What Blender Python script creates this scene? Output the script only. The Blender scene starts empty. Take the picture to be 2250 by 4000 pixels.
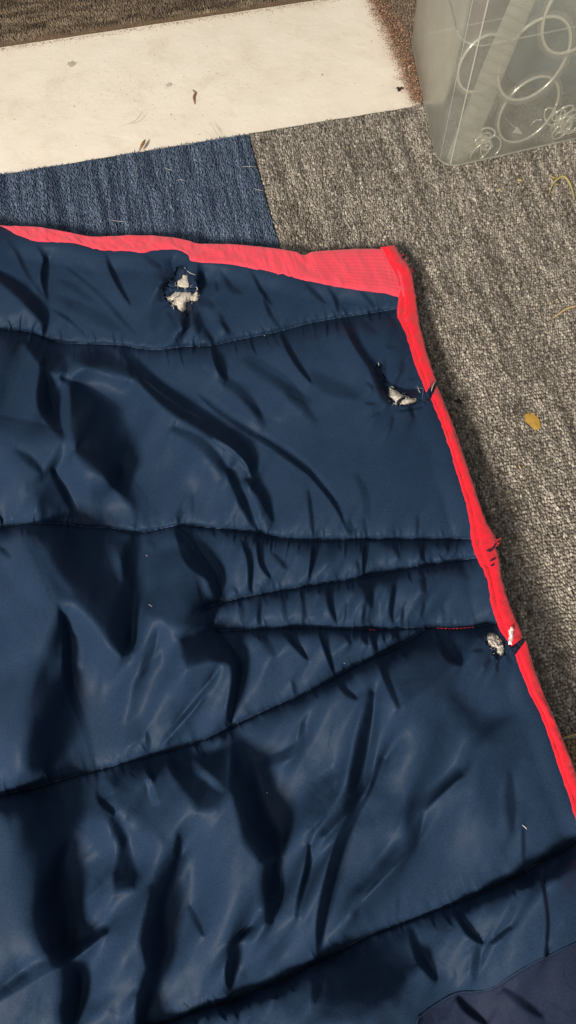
import bpy, math, random
import numpy as np
from mathutils import Vector
rng = np.random.default_rng(7); random.seed(7)
S = bpy.context.scene; COL = S.collection
# ------------------------------------------------------------------ camera
F = 2890.0; TILT = math.radians(22); HC = 0.85
cam = bpy.data.objects.new('camera', bpy.data.cameras.new('camera')); COL.objects.link(cam)
cam.location = (0, 0, HC); cam.rotation_euler = (TILT, 0, 0)
cam.data.sensor_fit = 'VERTICAL'; cam.data.sensor_height = 36; cam.data.lens = F/4000*36
cam.data.clip_start = .01; cam.data.clip_end = 50
S.camera = cam
# ------------------------------------------------------------------ room light
W = bpy.data.worlds.new("World"); S.world = W; W.use_nodes = True
W.node_tree.nodes['Background'].inputs[0].default_value = (.90, .95, 1.0, 1)
W.node_tree.nodes['Background'].inputs[1].default_value = 0.225
def area(name, loc, target, size, power, color):
    l = bpy.data.lights.new(name, 'AREA'); l.size = size; l.energy = power; l.color = color
    o = bpy.data.objects.new(name, l); COL.objects.link(o); o.location = loc
    d = Vector(target) - Vector(loc); o.rotation_euler = d.to_track_quat('-Z', 'Y').to_euler()
area('ceiling_lamp', (-1.60, -2.05, 2.40), (0, .4, 0), .65, 225, (1, .91, .79))
area('ceiling_lamp', (-.85, -.85, 3.1), (0, .4, 0), .8, 18, (1, .92, .82))
S.view_settings.view_transform = 'Standard'; S.view_settings.look = 'None'
S.view_settings.exposure = 0.0; S.view_settings.gamma = 1
S.cycles.max_bounces = 8; S.cycles.transparent_max_bounces = 16
# ------------------------------------------------------------------ helpers
def U(px, py, z):
    """point at height z that the photograph shows at pixel px,py"""
    px = np.asarray(px, float); py = np.asarray(py, float); z = np.asarray(z, float)
    x = (px-1125)/F; y = -(py-2000)/F
    dy = y*math.cos(TILT)+math.sin(TILT); dz = math.cos(TILT)-y*math.sin(TILT)
    k = (HC-z)/dz
    return np.stack(np.broadcast_arrays(x*k, dy*k, z), -1)
def proj(P):
    P = np.asarray(P, float); q = P-np.array([0, 0, HC])
    yc = q[..., 1]*math.cos(TILT)+q[..., 2]*math.sin(TILT); zc = -q[..., 1]*math.sin(TILT)+q[..., 2]*math.cos(TILT)
    return 1125+F*q[..., 0]/-zc, 2000-F*yc/-zc
PAN = {'a': (0, 0, 1.5528), 't3': (0, 850, .6211), 'c4': (850, 850, .6211), 'e5': (1350, 1350, .6211), 'm6': (700, 1900, .9662),
       'raw': (0, 0, 1), 'n': (0, 1875, .8248), 'l7': (0, 1800, .8282), 'l8': (0, 1200, .8282), 'r1': (900, 2700, .9317), 'b2': (0, 2900, .9317),
       'q1': (0, 1250, .6901), 'q2': (700, 1200, .6901), 'q3': (0, 2000, .6901),
       'T1': (580, 950, .19324), 'T2': (1400, 1350, .24155), 'T3': (1800, 2350, .24155), 'B1': (1400, 0, .58661), 'F': (1900, 500, .5043)}
def Q(p, pts):
    ox, oy, s = PAN[p]; return [(ox+s*x, oy+s*y) for x, y in pts]
def tag(o, label=None, cat=None, group=None, kind=None):
    for k, v in (('label', label), ('category', cat), ('group', group), ('kind', kind)):
        if v: o[k] = v
    return o
def empty(name, loc, **k):
    o = bpy.data.objects.new(name, None); o.location = loc; o.empty_display_size = .02; COL.objects.link(o); return tag(o, **k)
def mesh(name, V, faces, mat, parent=None, smooth=True, colors=None, uv=None, **k):
    """faces: (n,3|4) int array or list of such arrays"""
    V = np.asarray(V, float).reshape(-1, 3)
    if parent is not None: V = V-np.array(parent.location)
    if not isinstance(faces, list): faces = [faces]
    faces = [np.asarray(f, np.int32) for f in faces if len(f)]
    me = bpy.data.meshes.new(name)
    me.vertices.add(len(V)); me.vertices.foreach_set('co', V.astype(np.float32).ravel())
    loops = np.concatenate([f.ravel() for f in faces]); tot = np.concatenate([np.full(len(f), f.shape[1]) for f in faces])
    st = np.concatenate([[0], np.cumsum(tot)[:-1]])
    me.loops.add(len(loops)); me.loops.foreach_set('vertex_index', loops.astype(np.int32))
    me.polygons.add(len(tot)); me.polygons.foreach_set('loop_start', st.astype(np.int32)); me.polygons.foreach_set('loop_total', tot.astype(np.int32))
    me.update(calc_edges=True); me.validate()
    me.polygons.foreach_set('use_smooth', np.full(len(me.polygons), smooth))
    if colors is not None:
        a = me.color_attributes.new('yarn', 'FLOAT_COLOR', 'POINT')
        c = np.ones((len(V), 4), np.float32); c[:, :3] = colors; a.data.foreach_set('color', c.ravel())
    if uv is not None:
        l = me.uv_layers.new(name='UVMap'); l.data.foreach_set('uv', np.asarray(uv, np.float32)[loops].ravel())
    me.materials.append(mat)
    o = bpy.data.objects.new(name, me); COL.objects.link(o)
    if parent is not None: o.parent = parent
    return tag(o, **k)
def gridfaces(nv, nu, mask=None, wrap=False):
    i = np.arange(nv*nu).reshape(nv, nu)
    if wrap: i = np.concatenate([i, i[:, :1]], 1)
    f = np.stack([i[:-1, :-1], i[1:, :-1], i[1:, 1:], i[:-1, 1:]], -1)
    return f.reshape(-1, 4) if mask is None else f[mask]
def cr(pts, n):
    """Catmull-Rom resample of rows of numbers, by arclength of first two columns"""
    P = np.asarray(pts, float); P = np.vstack([2*P[0]-P[1], P, 2*P[-1]-P[-2]]); out = []
    for i in range(1, len(P)-2):
        t = np.linspace(0, 1, 16, endpoint=False)[:, None]; a, b, c, d = P[i-1:i+3]
        out.append(.5*((2*b)+(c-a)*t+(2*a-5*b+4*c-d)*t*t+(3*b-a-3*c+d)*t**3))
    out.append(P[-2:-1]); C = np.vstack(out); L = np.r_[0, np.cumsum(np.hypot(*np.diff(C[:, :2], axis=0).T))]
    t = np.linspace(0, L[-1], n); return np.stack([np.interp(t, L, C[:, k]) for k in range(C.shape[1])], -1)
def tube(P, r, m=6):
    """vertices, faces of a round tube; r may taper (array)"""
    P = np.asarray(P, float); n = len(P); r = np.broadcast_to(np.asarray(r, float), (n,))
    T = np.gradient(P, axis=0); T /= np.linalg.norm(T, axis=1)[:, None]+1e-12
    up = np.array([0, 0, 1.]); A = np.cross(T, up); A[np.linalg.norm(A, axis=1) < 1e-3] = (1, 0, 0)
    A /= np.linalg.norm(A, axis=1)[:, None]; B = np.cross(A, T)
    th = np.arange(m)/m*2*math.pi
    V = P[:, None]+r[:, None, None]*(np.cos(th)[None, :, None]*A[:, None]+np.sin(th)[None, :, None]*B[:, None])
    f = gridfaces(n, m, wrap=True); V = V.reshape(-1, 3)
    V = np.vstack([V, P[0], P[-1]]); k = n*m; i = np.arange(m); j = (i+1) % m
    return V, [f, np.stack([j, i, np.full(m, k)], 1), np.stack([(n-1)*m+i, (n-1)*m+j, np.full(m, k+1)], 1)]
def join(items):
    Vs, fs, off = [], {}, 0
    for V, f in items:
        Vs.append(V)
        for g in (f if isinstance(f, list) else [f]):
            if len(g): fs.setdefault(g.shape[1], []).append(np.asarray(g)+off)
        off += len(V)
    return np.vstack(Vs), [np.vstack(v) for v in fs.values()]
_tab = rng.random((256, 256))*2-1
def vn(x, y, seed=0):
    x = np.asarray(x, float)+seed*17.3; y = np.asarray(y, float)+seed*9.1
    xi = np.floor(x).astype(int); yi = np.floor(y).astype(int); fx = x-xi; fy = y-yi
    fx = fx*fx*fx*(fx*(fx*6-15)+10); fy = fy*fy*fy*(fy*(fy*6-15)+10)
    g = lambda a, b: _tab[a % 256, b % 256]
    return (g(xi, yi)*(1-fx)+g(xi+1, yi)*fx)*(1-fy)+(g(xi, yi+1)*(1-fx)+g(xi+1, yi+1)*fx)*fy
def fbm(x, y, o=4, seed=0): return sum(vn(x*2**i, y*2**i, seed+i)/2**i for i in range(o))
def inside(poly, X, Y):
    r = np.zeros(X.shape, bool); n = len(poly)
    for i in range(n):
        (x1, y1), (x2, y2) = poly[i], poly[(i+1) % n]
        if y1 == y2: continue
        c = ((y1 > Y) != (y2 > Y)) & (X < (x2-x1)*(Y-y1)/(y2-y1)+x1); r ^= c
    return r
def segdist(pts, X, Y):
    """unsigned distance, side (+ = image right when travelling down), arclength of nearest"""
    best = np.full(X.shape, 1e18); sd = np.zeros(X.shape); al = np.zeros(X.shape); L = 0
    for (x1, y1), (x2, y2) in zip(pts[:-1], pts[1:]):
        dx, dy = x2-x1, y2-y1; l2 = dx*dx+dy*dy
        if l2 == 0: continue
        t = np.clip(((X-x1)*dx+(Y-y1)*dy)/l2, 0, 1); ex = X-(x1+t*dx); ey = Y-(y1+t*dy); d = ex*ex+ey*ey
        m = d < best; best = np.where(m, d, best); sd = np.where(m, np.sign(dy*ex-dx*ey), sd)
        al = np.where(m, L+t*math.sqrt(l2), al); L += math.sqrt(l2)
    return np.sqrt(best), sd, al, L
def sm(a, b, x): t = np.clip((x-a)/(b-a), 0, 1); return t*t*(3-2*t)
# ------------------------------------------------------------------ materials
class NT:
    def __init__(s, name):
        s.m = bpy.data.materials.new(name); s.m.use_nodes = True; s.t = s.m.node_tree; s.n = s.t.nodes; s.b = s.n['Principled BSDF']; s.out = s.n['Material Output']
    def add(s, t, **k):
        n = s.n.new(t)
        for a, v in k.items(): setattr(n, a, v)
        return n
    def l(s, a, b): s.t.links.new(a, b)
    def noise(s, scale, detail=4, vec=None, rough=.5):
        n = s.add('ShaderNodeTexNoise'); n.inputs['Scale'].default_value = scale; n.inputs['Detail'].default_value = detail; n.inputs['Roughness'].default_value = rough
        if vec is not None: s.l(vec, n.inputs['Vector'])
        return n.outputs['Fac']
    def ramp(s, fac, stops):
        r = s.add('ShaderNodeValToRGB'); e = r.color_ramp.elements
        while len(e) < len(stops): e.new(.5)
        for q, (p, c) in zip(e, stops): q.position = p; q.color = (*c, 1)
        s.l(fac, r.inputs[0]); return r.outputs[0]
    def obj(s, scale=(1, 1, 1), rot=(0, 0, 0), src='Object'):
        c = s.add('ShaderNodeTexCoord'); m = s.add('ShaderNodeMapping'); m.inputs['Scale'].default_value = scale; m.inputs['Rotation'].default_value = rot
        s.l(c.outputs[src], m.inputs['Vector']); return m.outputs[0]
    def bump(s, h, strength=.3, dist=.001, prev=None):
        b = s.add('ShaderNodeBump'); b.inputs['Strength'].default_value = strength; b.inputs['Distance'].default_value = dist; s.l(h, b.inputs['Height'])
        if prev is not None: s.l(prev, b.inputs['Normal'])
        return b.outputs[0]
    def mix(s, f, a, b, t='MIX'):
        m = s.add('ShaderNodeMix', data_type='RGBA', blend_type=t)
        for sock, v in ((m.inputs[0], f), (m.inputs[6], a), (m.inputs[7], b)):
            if isinstance(v, (int, float)): sock.default_value = v
            elif isinstance(v, tuple): sock.default_value = (*v, 1)
            else: s.l(v, sock)
        return m.outputs[2]
def fabric(name, c1, c2, rough=.48, spec=.06, sheen=0, weave=.25):
    t = NT(name); v = t.obj()
    t.l(t.mix(1.0, t.mix(t.noise(30, 5, v), c1, c2), t.ramp(t.noise(700, 2, v), [(.3, (.82, .82, .82)), (.7, (1.18, 1.18, 1.18))]), 'MULTIPLY'), t.b.inputs['Base Color'])
    w1 = t.add('ShaderNodeTexWave', wave_type='BANDS', bands_direction='X'); w1.inputs['Scale'].default_value = 420; w1.inputs['Distortion'].default_value = .6
    w2 = t.add('ShaderNodeTexWave', wave_type='BANDS', bands_direction='Y'); w2.inputs['Scale'].default_value = 420; w2.inputs['Distortion'].default_value = .6
    t.l(v, w1.inputs[0]); t.l(v, w2.inputs[0])
    a = t.bump(t.mix(.5, w1.outputs[0], w2.outputs[0]), weave*.5, .0002)
    n = t.bump(t.noise(260, 3, v), .10, .0006, a)
    n2 = t.bump(t.noise(70, 3, v), .12, .002, n)
    t.l(n2, t.b.inputs['Normal'])
    t.b.inputs['Roughness'].default_value = rough; t.b.inputs['Specular IOR Level'].default_value = spec
    t.b.inputs['Sheen Weight'].default_value = sheen; t.b.inputs['Sheen Roughness'].default_value = .4
    return t.m
M_navy = fabric('navy_nylon', (.0125, .0275, .059), (.018, .036, .073))
M_lining = fabric('dull_lining', (.013, .019, .040), (.017, .025, .052), .6, .06)
M_dark = fabric('inner_cloth', (.012, .018, .035), (.018, .026, .05), .7, .2, .1)
M_inner = fabric('inner_cloth_navy', (.010, .022, .048), (.015, .030, .06), .7, .15)
def simple(name, c, rough=.7, spec=.3, metal=0, var=.25, sc=200, bump=.2, dist=.0006):
    t = NT(name); v = t.obj(); n = t.noise(sc, 5, v)
    t.l(t.mix(n, tuple(x*(1-var) for x in c), tuple(min(1, x*(1+var)) for x in c)), t.b.inputs['Base Color'])
    t.b.inputs['Roughness'].default_value = rough; t.b.inputs['Specular IOR Level'].default_value = spec; t.b.inputs['Metallic'].default_value = metal
    t.l(t.bump(t.noise(sc*2.2, 4, v), bump, dist), t.b.inputs['Normal']); return t.m
def tape(name, c1, c2, ribs, rough=.75):
    t = NT(name); uv = t.obj(src='UV'); ob = t.obj()
    sep = t.add('ShaderNodeSeparateXYZ'); t.l(uv, sep.inputs[0])
    w = t.add('ShaderNodeTexWave', wave_type='BANDS', bands_direction='Y'); w.inputs['Scale'].default_value = ribs; w.inputs['Distortion'].default_value = .8; w.inputs['Detail'].default_value = 2
    t.l(uv, w.inputs[0])
    base = t.mix(t.noise(60, 5, ob), c1, c2); base = t.mix(t.mix(.7, w.outputs[0], (1, 1, 1)), tuple(x*.8 for x in c1), base)
    t.l(base, t.b.inputs['Base Color'])
    n = t.bump(w.outputs[0], .35, .0005); n = t.bump(t.noise(900, 2, ob), .3, .0004, n); t.l(n, t.b.inputs['Normal'])
    t.b.inputs['Roughness'].default_value = rough; t.b.inputs['Specular IOR Level'].default_value = .2; t.b.inputs['Sheen Weight'].default_value = .3
    return t.m
M_red = tape('red_tape', (.74, .008, .024), (.84, .012, .034), 120)
M_pink = tape('faded_twill_tape', (.73, .046, .080), (.82, .078, .115), 190, .85)
M_wad = simple('white_wadding', (.56, .51, .44), .95, .1, var=.16, sc=300, bump=.35, dist=.001)
M_thread = simple('navy_thread', (.06, .09, .16), .6)
M_pale = simple('pale_thread', (.45, .45, .42), .7)
M_redthread = simple('red_thread', (.75, .04, .05), .6)
M_straw = simple('dry_straw', (.50, .37, .17), .7, var=.4, sc=90)
M_green = simple('yellow_green_stalk', (.40, .33, .13), .7, var=.4, sc=90)
M_gold = simple('amber_flake', (.42, .25, .045), .55, .4, var=.15, sc=120)
M_brown = simple('brown_crumb', (.10, .055, .03), .9, var=.5)
M_dkcrumb = simple('dark_crumb', (.03, .022, .018), .9)
M_wood = simple('wood_sliver', (.30, .16, .07), .7, var=.4, sc=120)
M_hair = simple('pale_hair', (.42, .40, .37), .6)
def yarn(name, rough=.95):
    t = NT(name); a = t.add('ShaderNodeVertexColor', layer_name='yarn'); ob = t.obj()
    t.l(t.mix(1.0, a.outputs[0], t.ramp(t.noise(900, 3, ob), [(.25, (.72, .72, .72)), (.75, (1.15, 1.13, 1.1))]), 'MULTIPLY'), t.b.inputs['Base Color'])
    t.b.inputs['Roughness'].default_value = rough; t.b.inputs['Specular IOR Level'].default_value = .15; t.b.inputs['Sheen Weight'].default_value = .15
    t.l(t.bump(t.noise(1500, 2, ob), .5, .0005), t.b.inputs['Normal']); return t.m
M_yarn = yarn('carpet_yarn')
def backing(name, c):
    t = NT(name); v = t.obj(scale=(1, .45, 1), rot=(0, 0, -.2))
    t.l(t.ramp(t.noise(420, 4, v), [(.3, tuple(x*.35 for x in c)), (.65, c)]), t.b.inputs['Base Color']); t.b.inputs['Roughness'].default_value = 1
    t.l(t.bump(t.noise(420, 4, v), 1, .002), t.b.inputs['Normal']); return t.m
M_bgrey = backing('grey_backing', (.15, .12, .09)); M_bblue = backing('blue_backing', (.03, .045, .075)); M_bbrown = backing('brown_backing', (.16, .11, .07))
# painted subfloor: cream paint, stains, chips
t = NT('cream_painted_floor'); v = t.obj()
c = t.mix(t.ramp(t.noise(9, 5, v), [(.35, (0, 0, 0)), (.7, (1, 1, 1))]), (.80, .725, .61), (.86, .79, .68))
st = t.ramp(t.noise(55, 6, v, .7), [(.60, (0, 0, 0)), (.72, (1, 1, 1))]); big = t.ramp(t.noise(5, 3, v), [(.50, (0, 0, 0)), (.68, (1, 1, 1))])
c = t.mix(t.mix(1.0, t.mix(1.0, st, big, 'MULTIPLY'), (.5, .5, .5), 'MULTIPLY'), c, (.42, .36, .25))
c = t.mix(t.mix(1.0, t.ramp(t.noise(14, 6, v, .75), [(.50, (0, 0, 0)), (.78, (1, 1, 1))]), (.45, .45, .45), 'MULTIPLY'), c, (.56, .47, .34))
sp = t.ramp(t.noise(260, 3, v), [(.70, (0, 0, 0)), (.74, (1, 1, 1))])
c = t.mix(t.mix(1.0, sp, (.6, .6, .6), 'MULTIPLY'), c, (.25, .19, .12))
t.l(c, t.b.inputs['Base Color']); t.b.inputs['Roughness'].default_value = .55; t.b.inputs['Specular IOR Level'].default_value = .3
n = t.bump(t.noise(120, 5, v), .25, .001); n = t.bump(t.noise(18, 4, v), .35, .006, n); t.l(n, t.b.inputs['Normal']); M_floor = t.m
def frosted(name, alpha, col, tint, rough=.3):
    t = NT(name); t.n.remove(t.b); v = t.obj()
    tr = t.add('ShaderNodeBsdfTransparent'); tr.inputs[0].default_value = (*tint, 1)
    df = t.add('ShaderNodeBsdfDiffuse'); df.inputs[0].default_value = (*col, 1)
    tl = t.add('ShaderNodeBsdfTranslucent'); tl.inputs[0].default_value = (*col, 1)
    m1 = t.add('ShaderNodeMixShader'); m1.inputs[0].default_value = .5; t.l(df.outputs[0], m1.inputs[1]); t.l(tl.outputs[0], m1.inputs[2])
    m2 = t.add('ShaderNodeMixShader'); r = t.ramp(t.noise(22, 4, v), [(.3, (alpha*.75,)*3), (.7, (alpha*1.2,)*3)]); t.l(r, m2.inputs[0]); t.l(tr.outputs[0], m2.inputs[1]); t.l(m1.outputs[0], m2.inputs[2])
    gl = t.add('ShaderNodeBsdfGlossy'); gl.inputs['Roughness'].default_value = rough; gl.inputs[0].default_value = (.9, .9, .85, 1)
    fr = t.add('ShaderNodeLayerWeight'); fr.inputs[0].default_value = .12
    b = t.bump(t.noise(60, 3, v), .25, .002); t.l(b, gl.inputs['Normal']); t.l(b, fr.inputs['Normal'])
    m3 = t.add('ShaderNodeMixShader'); t.l(t.ramp(fr.outputs['Facing'], [(0, (.05,)*3), (1, (.7,)*3)]), m3.inputs[0]); t.l(m2.outputs[0], m3.inputs[1]); t.l(gl.outputs[0], m3.inputs[2])
    t.l(m3.outputs[0], t.out.inputs[0]); return t.m
M_box = frosted('frosted_plastic', .17, (.85, .85, .78), (.965, .975, .965))
M_strip = frosted('ribbed_clear_plastic', .46, (.93, .91, .83), (.97, .97, .96), .12)
M_clear = frosted('clear_plastic_band', .30, (.6, .6, .56), (.93, .94, .92), .1)
M_highlight = frosted('plastic_edge_highlight', .55, (.9, .9, .84), (.97, .97, .96), .12)  # brighter than the body plastic: edge highlights painted into its colour
M_metal = simple('pale_metal', (.92, .88, .78), .22, .8, .55, .04, bump=.05)
M_bag = simple('blue_grey_plastic', (.15, .19, .20), .35, .5, var=.3, sc=25, bump=.5, dist=.004)
M_tagw = simple('white_plastic', (.75, .73, .68), .4)

# ================================================================== SETTING: floor and carpet tiles
FZ = -0.006
fl = mesh('floor', [(-3, -2.5, FZ), (3, -2.5, FZ), (3, 4, FZ), (-3, 4, FZ)], [np.array([[0, 1, 2, 3]])], M_floor, smooth=False, kind='structure', label='cream painted subfloor with stains and paint specks showing between the carpet tiles')
O = U(970, 524, 0)[:2]; ANG = math.radians(12.6)
eu = np.array([math.cos(ANG), math.sin(ANG)]); ev = np.array([-eu[1], eu[0]])
def uv_of(px, py): d = U(px, py, 0)[..., :2]-O; return d@eu, d@ev
def w_of(u, v, z=0.): p = O+np.multiply.outer(u, eu)+np.multiply.outer(v, ev); return np.concatenate([p, np.broadcast_to(np.asarray(z, float)[..., None] if np.ndim(z) else np.full(p.shape[:-1]+(1,), z), p.shape[:-1]+(1,))], -1)
# blanket outline (needed to leave out the pile nobody can see)
SEG1 = [(1486, 966, 1545, 958), (1508, 1010, 1570, 1006), (1545, 1085, 1600, 1045), (1556, 1161, 1622, 1140), (1552, 1235, 1630, 1210), (1583, 1316, 1645, 1290), (1614, 1409, 1670, 1385), (1640, 1474, 1694, 1458), (1664, 1536, 1702, 1484)]
SEG2 = [(1682, 1562, 1706, 1504), (1716, 1642, 1755, 1620), (1754, 1747, 1797, 1735), (1778, 1834, 1826, 1825), (1813, 1946, 1864, 1935), (1834, 2039, 1896, 2030), (1838, 2095, 1932, 2092), (1850, 2148, 1938, 2142), (1866, 2190, 1950, 2182), (1897, 2250, 1957, 2245), (1918, 2355, 1986, 2350), (1945, 2442, 2016, 2425), (1957, 2476, 2033, 2462), (1996, 2526, 2042, 2492)]
SEG3 = [(2010, 2562, 2056, 2500), (2027, 2611, 2082, 2592), (2044, 2649, 2099, 2645), (2074, 2728, 2128, 2720), (2111, 2793, 2157, 2788), (2153, 2914, 2207, 2908), (2204, 3073, 2260, 3046), (2232, 3147, 2290, 3120), (2250, 3203, 2314, 3180), (2400, 3600, 2465, 3580), (2560, 4050, 2630, 4030), (2640, 4300, 2710, 4280)]
TOP = [(-320, 830, -320, 780), (-150, 862, -150, 842), (0, 884, 0, 879), (68, 918, 66, 883), (150, 944, 149, 887), (280, 949, 261, 906), (348, 967, 340, 922), (404, 979, 395, 924), (509, 982, 500, 919), (559, 988, 560, 920), (609, 978, 610, 921), (689, 976, 690, 930), (733, 996, 742, 942), (757, 1022, 780, 952), (900, 1033, 900, 954), (1055, 1067, 1050, 967), (1173, 1092, 1148, 982), (1215, 1100, 1188, 996), (1297, 1117, 1240, 981), (1440, 1139, 1400, 972), (1500, 1146, 1480, 972), (1552, 1160, 1515, 968), (1595, 1172, 1550, 975)]
mid = lambda S_, f=.45: [(a+(c_-a)*f, b+(d-b)*f) for a, b, c_, d in S_]
OUT = mid(TOP, .35)[:-1]+[(1530, 1060)]+mid(SEG1)[3:]+mid(SEG2)+mid(SEG3)
OUTPOLY = OUT+[(2640, 4400), (-400, 4400), (-400, 800)]
def edge_z(py): return .032+.038*sm(950, 2600, py)

def pile(name, base, u0, u1, v0, v1, pu, pv, colf, size=(1, 1, 1), label=None, keep=None, along='v'):
    nu = int((u1-u0)/pu); nv = int((v1-v0)/pv)
    uu, vv = np.meshgrid(u0+(np.arange(nu)+.5)*pu, v0+(np.arange(nv)+.5)*pv)
    uu = uu+(np.arange(nv)[:, None] % 2)*pu*.5+rng.normal(0, pu*.13, uu.shape); vv = vv+rng.normal(0, pv*.14, vv.shape)+vn(uu*60, vv*60, 3)*pv*.6
    uu, vv = uu.ravel(), vv.ravel(); m = (uu > u0) & (uu < u1) & (vv > v0) & (vv < v1)
    px, py = proj(w_of(uu, vv)); m &= (px > -260) & (px < 2950) & (py > -160) & (py < 3500)
    m &= ~inside([(x-170 if x > 1400 else x, y+(170 if x < 1600 else 0)) for x, y in OUTPOLY], px, py)
    if keep is not None: m &= keep(uu, vv)
    uu, vv = uu[m], vv[m]; n = len(uu)
    th = np.arange(6)/6*2*math.pi
    ring = np.stack([np.cos(th), np.sin(th), np.zeros(6)], 1); mid_ = ring*.82; mid_[:, 2] = .65
    top = np.array([[0, .45, 1], [0, -.45, 1.]]); T = np.vstack([ring, mid_, top])
    i = np.arange(6); j = (i+1) % 6
    fq = np.stack([i, j, j+6, i+6], 1)
    ft = np.array([[6, 7, 12], [7, 8, 12], [8, 9, 13], [9, 10, 13], [10, 11, 13], [11, 6, 13], [8, 13, 12], [6, 12, 13]])
    ft = np.array([[6, 7, 12], [7, 8, 12], [8, 13, 12], [8, 9, 13], [9, 10, 13], [10, 11, 13], [11, 12, 13], [11, 6, 12]])
    sx = pu*.50*size[0]*rng.uniform(.75, 1.2, n); sy = pv*.55*size[1]*rng.uniform(.75, 1.3, n); sz = .0028*size[2]*rng.uniform(.6, 1.5, n)
    ca = rng.normal(.12, .22, n)
    X = T[None, :, 0]*sx[:, None]; Y = T[None, :, 1]*sy[:, None]; Z = T[None, :, 2]*sz[:, None]
    Xr = X*np.cos(ca)[:, None]-Y*np.sin(ca)[:, None]+rng.normal(0, .3, n)[:, None]*Z; Yr = X*np.sin(ca)[:, None]+Y*np.cos(ca)[:, None]+rng.normal(0, .3, n)[:, None]*Z
    V = w_of(uu[:, None]+Xr, vv[:, None]+Yr); V[..., 2] = Z+.0005
    off = (np.arange(n)*14)[:, None, None]
    C = np.repeat(colf(uu, vv, n)[:, None], 14, 1).reshape(-1, 3)
    mesh(name, V.reshape(-1, 3), [(fq[None]+off).reshape(-1, 4), (ft[None]+off).reshape(-1, 3)], M_yarn, base, colors=C, kind='stuff')
def tile(u0, u1, v0, v1, mat, label, z0=FZ+.0006, z1=0.0008):
    n = 80
    # slightly uneven cut edges
    P = []
    for (a, b), (c_, d) in (((u0, v0), (u1, v0)), ((u1, v0), (u1, v1)), ((u1, v1), (u0, v1)), ((u0, v1), (u0, v0))):
        for k in range(n): f = k/n; P.append((a+(c_-a)*f+.0006*vn(k*.9, a*50), b+(d-b)*f+.0006*vn(k*.9, b*50+7)))
    P = np.array(P); k = len(P); lo = w_of(P[:, 0], P[:, 1], z0); hi = w_of(P[:, 0], P[:, 1], z1); V = np.vstack([lo, hi, hi.mean(0)])
    i = np.arange(k); j = (i+1) % k
    return mesh('carpet_tile', V, [np.stack([i, j, j+k, i+k], 1), np.stack([i+k, j+k, np.full(k, 2*k)], 1)], mat, fl, smooth=False, label=label)
def lerp3(a, b, t): return np.asarray(a)[None]*(1-t[:, None])+np.asarray(b)[None]*t[:, None]
def c_grey(u, v, n):
    s = vn(u/.0032, v/.03, 5)*.5+vn(u/.012, v/.10, 9)*.35+rng.normal(0, .38, n)
    t = np.clip(.42+.38*s, 0, 1)**1.25; warm = rng.uniform(.9, 1.08, n)[:, None]
    return lerp3((.068, .058, .048), (.65, .595, .52), t)*np.array([1, 1, 1])*warm
def c_blue(u, v, n):
    s = vn(u/.0045, v/.08, 5)*.9+rng.normal(0, .33, n); t = np.clip(.38+.40*s, 0, 1)**1.3
    return lerp3((.026, .048, .098), (.19, .265, .39), t)
def c_brown(u, v, n):
    s = vn(u/.04, v/.006, 5)*1.1+rng.normal(0, .35, n); t = np.clip(.40+.4*s, 0, 1)
    return lerp3((.06, .042, .028), (.30, .235, .165), t)
def c_tan(u, v, n):
    t = np.clip(.5+rng.normal(0, .3, n), 0, 1); return lerp3((.15, .10, .05), (.42, .32, .19), t)
vb = float(uv_of(2235, 2880)[1]); vt = float(uv_of(500, 98)[1]); ub = float(uv_of(1560, 150)[0])
g = .0008
tg = tile(g, .62, vb, 0, M_bgrey, 'grey flecked loop pile tile under the box and blanket corner'); pile('pile', tg, g, .62, vb, 0, .0031, .0042, c_grey)
tb = tile(-.6, -g, vb-.5, -.001, M_bblue, 'navy blue ribbed tile beside the cream floor'); pile('pile', tb, -.6, -g, vb, -.001, .0022, .0034, c_blue, (1, 1.05, 1.2))
tn = tile(g, .62, vb-.55, vb-.002, M_bbrown, 'tan tile past the seam at lower right'); pile('pile', tn, g, .62, vb-.2, vb-.002, .003, .0045, c_tan)
tt = tile(-.9, .30, vt, vt+.55, M_bbrown, 'brown and grey striped tile along the top edge', z1=.0022); pile('pile', tt, -.9, .30, vt, vt+.22, .003, .0030, c_brown, (1.2, .9, 1.5))
# fourth tile, under the box, with a curved torn edge of crumbled backing
uw = lambda pts: [tuple(float(q) for q in uv_of(x, y)) for x, y in pts]
EDGE = cr([(1420, -160), (1440, -60), (1466, 0), (1496, 60), (1538, 150), (1580, 250), (1616, 340), (1650, 400)], 60)
eu_, ev_ = uv_of(EDGE[:, 0], EDGE[:, 1])
k = len(eu_); far = w_of(np.full(k, .62), ev_, .0012); near = w_of(eu_, ev_, .0012); lo = w_of(eu_, ev_, FZ+.0005)
ts = mesh('carpet_tile', np.vstack([lo, near, far]), [gridfaces(3, k)], M_bbrown, fl, smooth=False, label='brown tile with a torn crumbling edge running under the clear box')
def fuzz_keep(u, v): return u > np.interp(v, ev_[::-1] if ev_[0] > ev_[-1] else ev_, eu_[::-1] if ev_[0] > ev_[-1] else eu_)+.016
pile('pile', ts, -.02, .62, .002, max(ev_)-.001, .0032, .0038, lambda u, v, n: lerp3((.10, .065, .04), (.30, .23, .17), np.clip(.45+rng.normal(0, .3, n), 0, 1)), keep=fuzz_keep)
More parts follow.
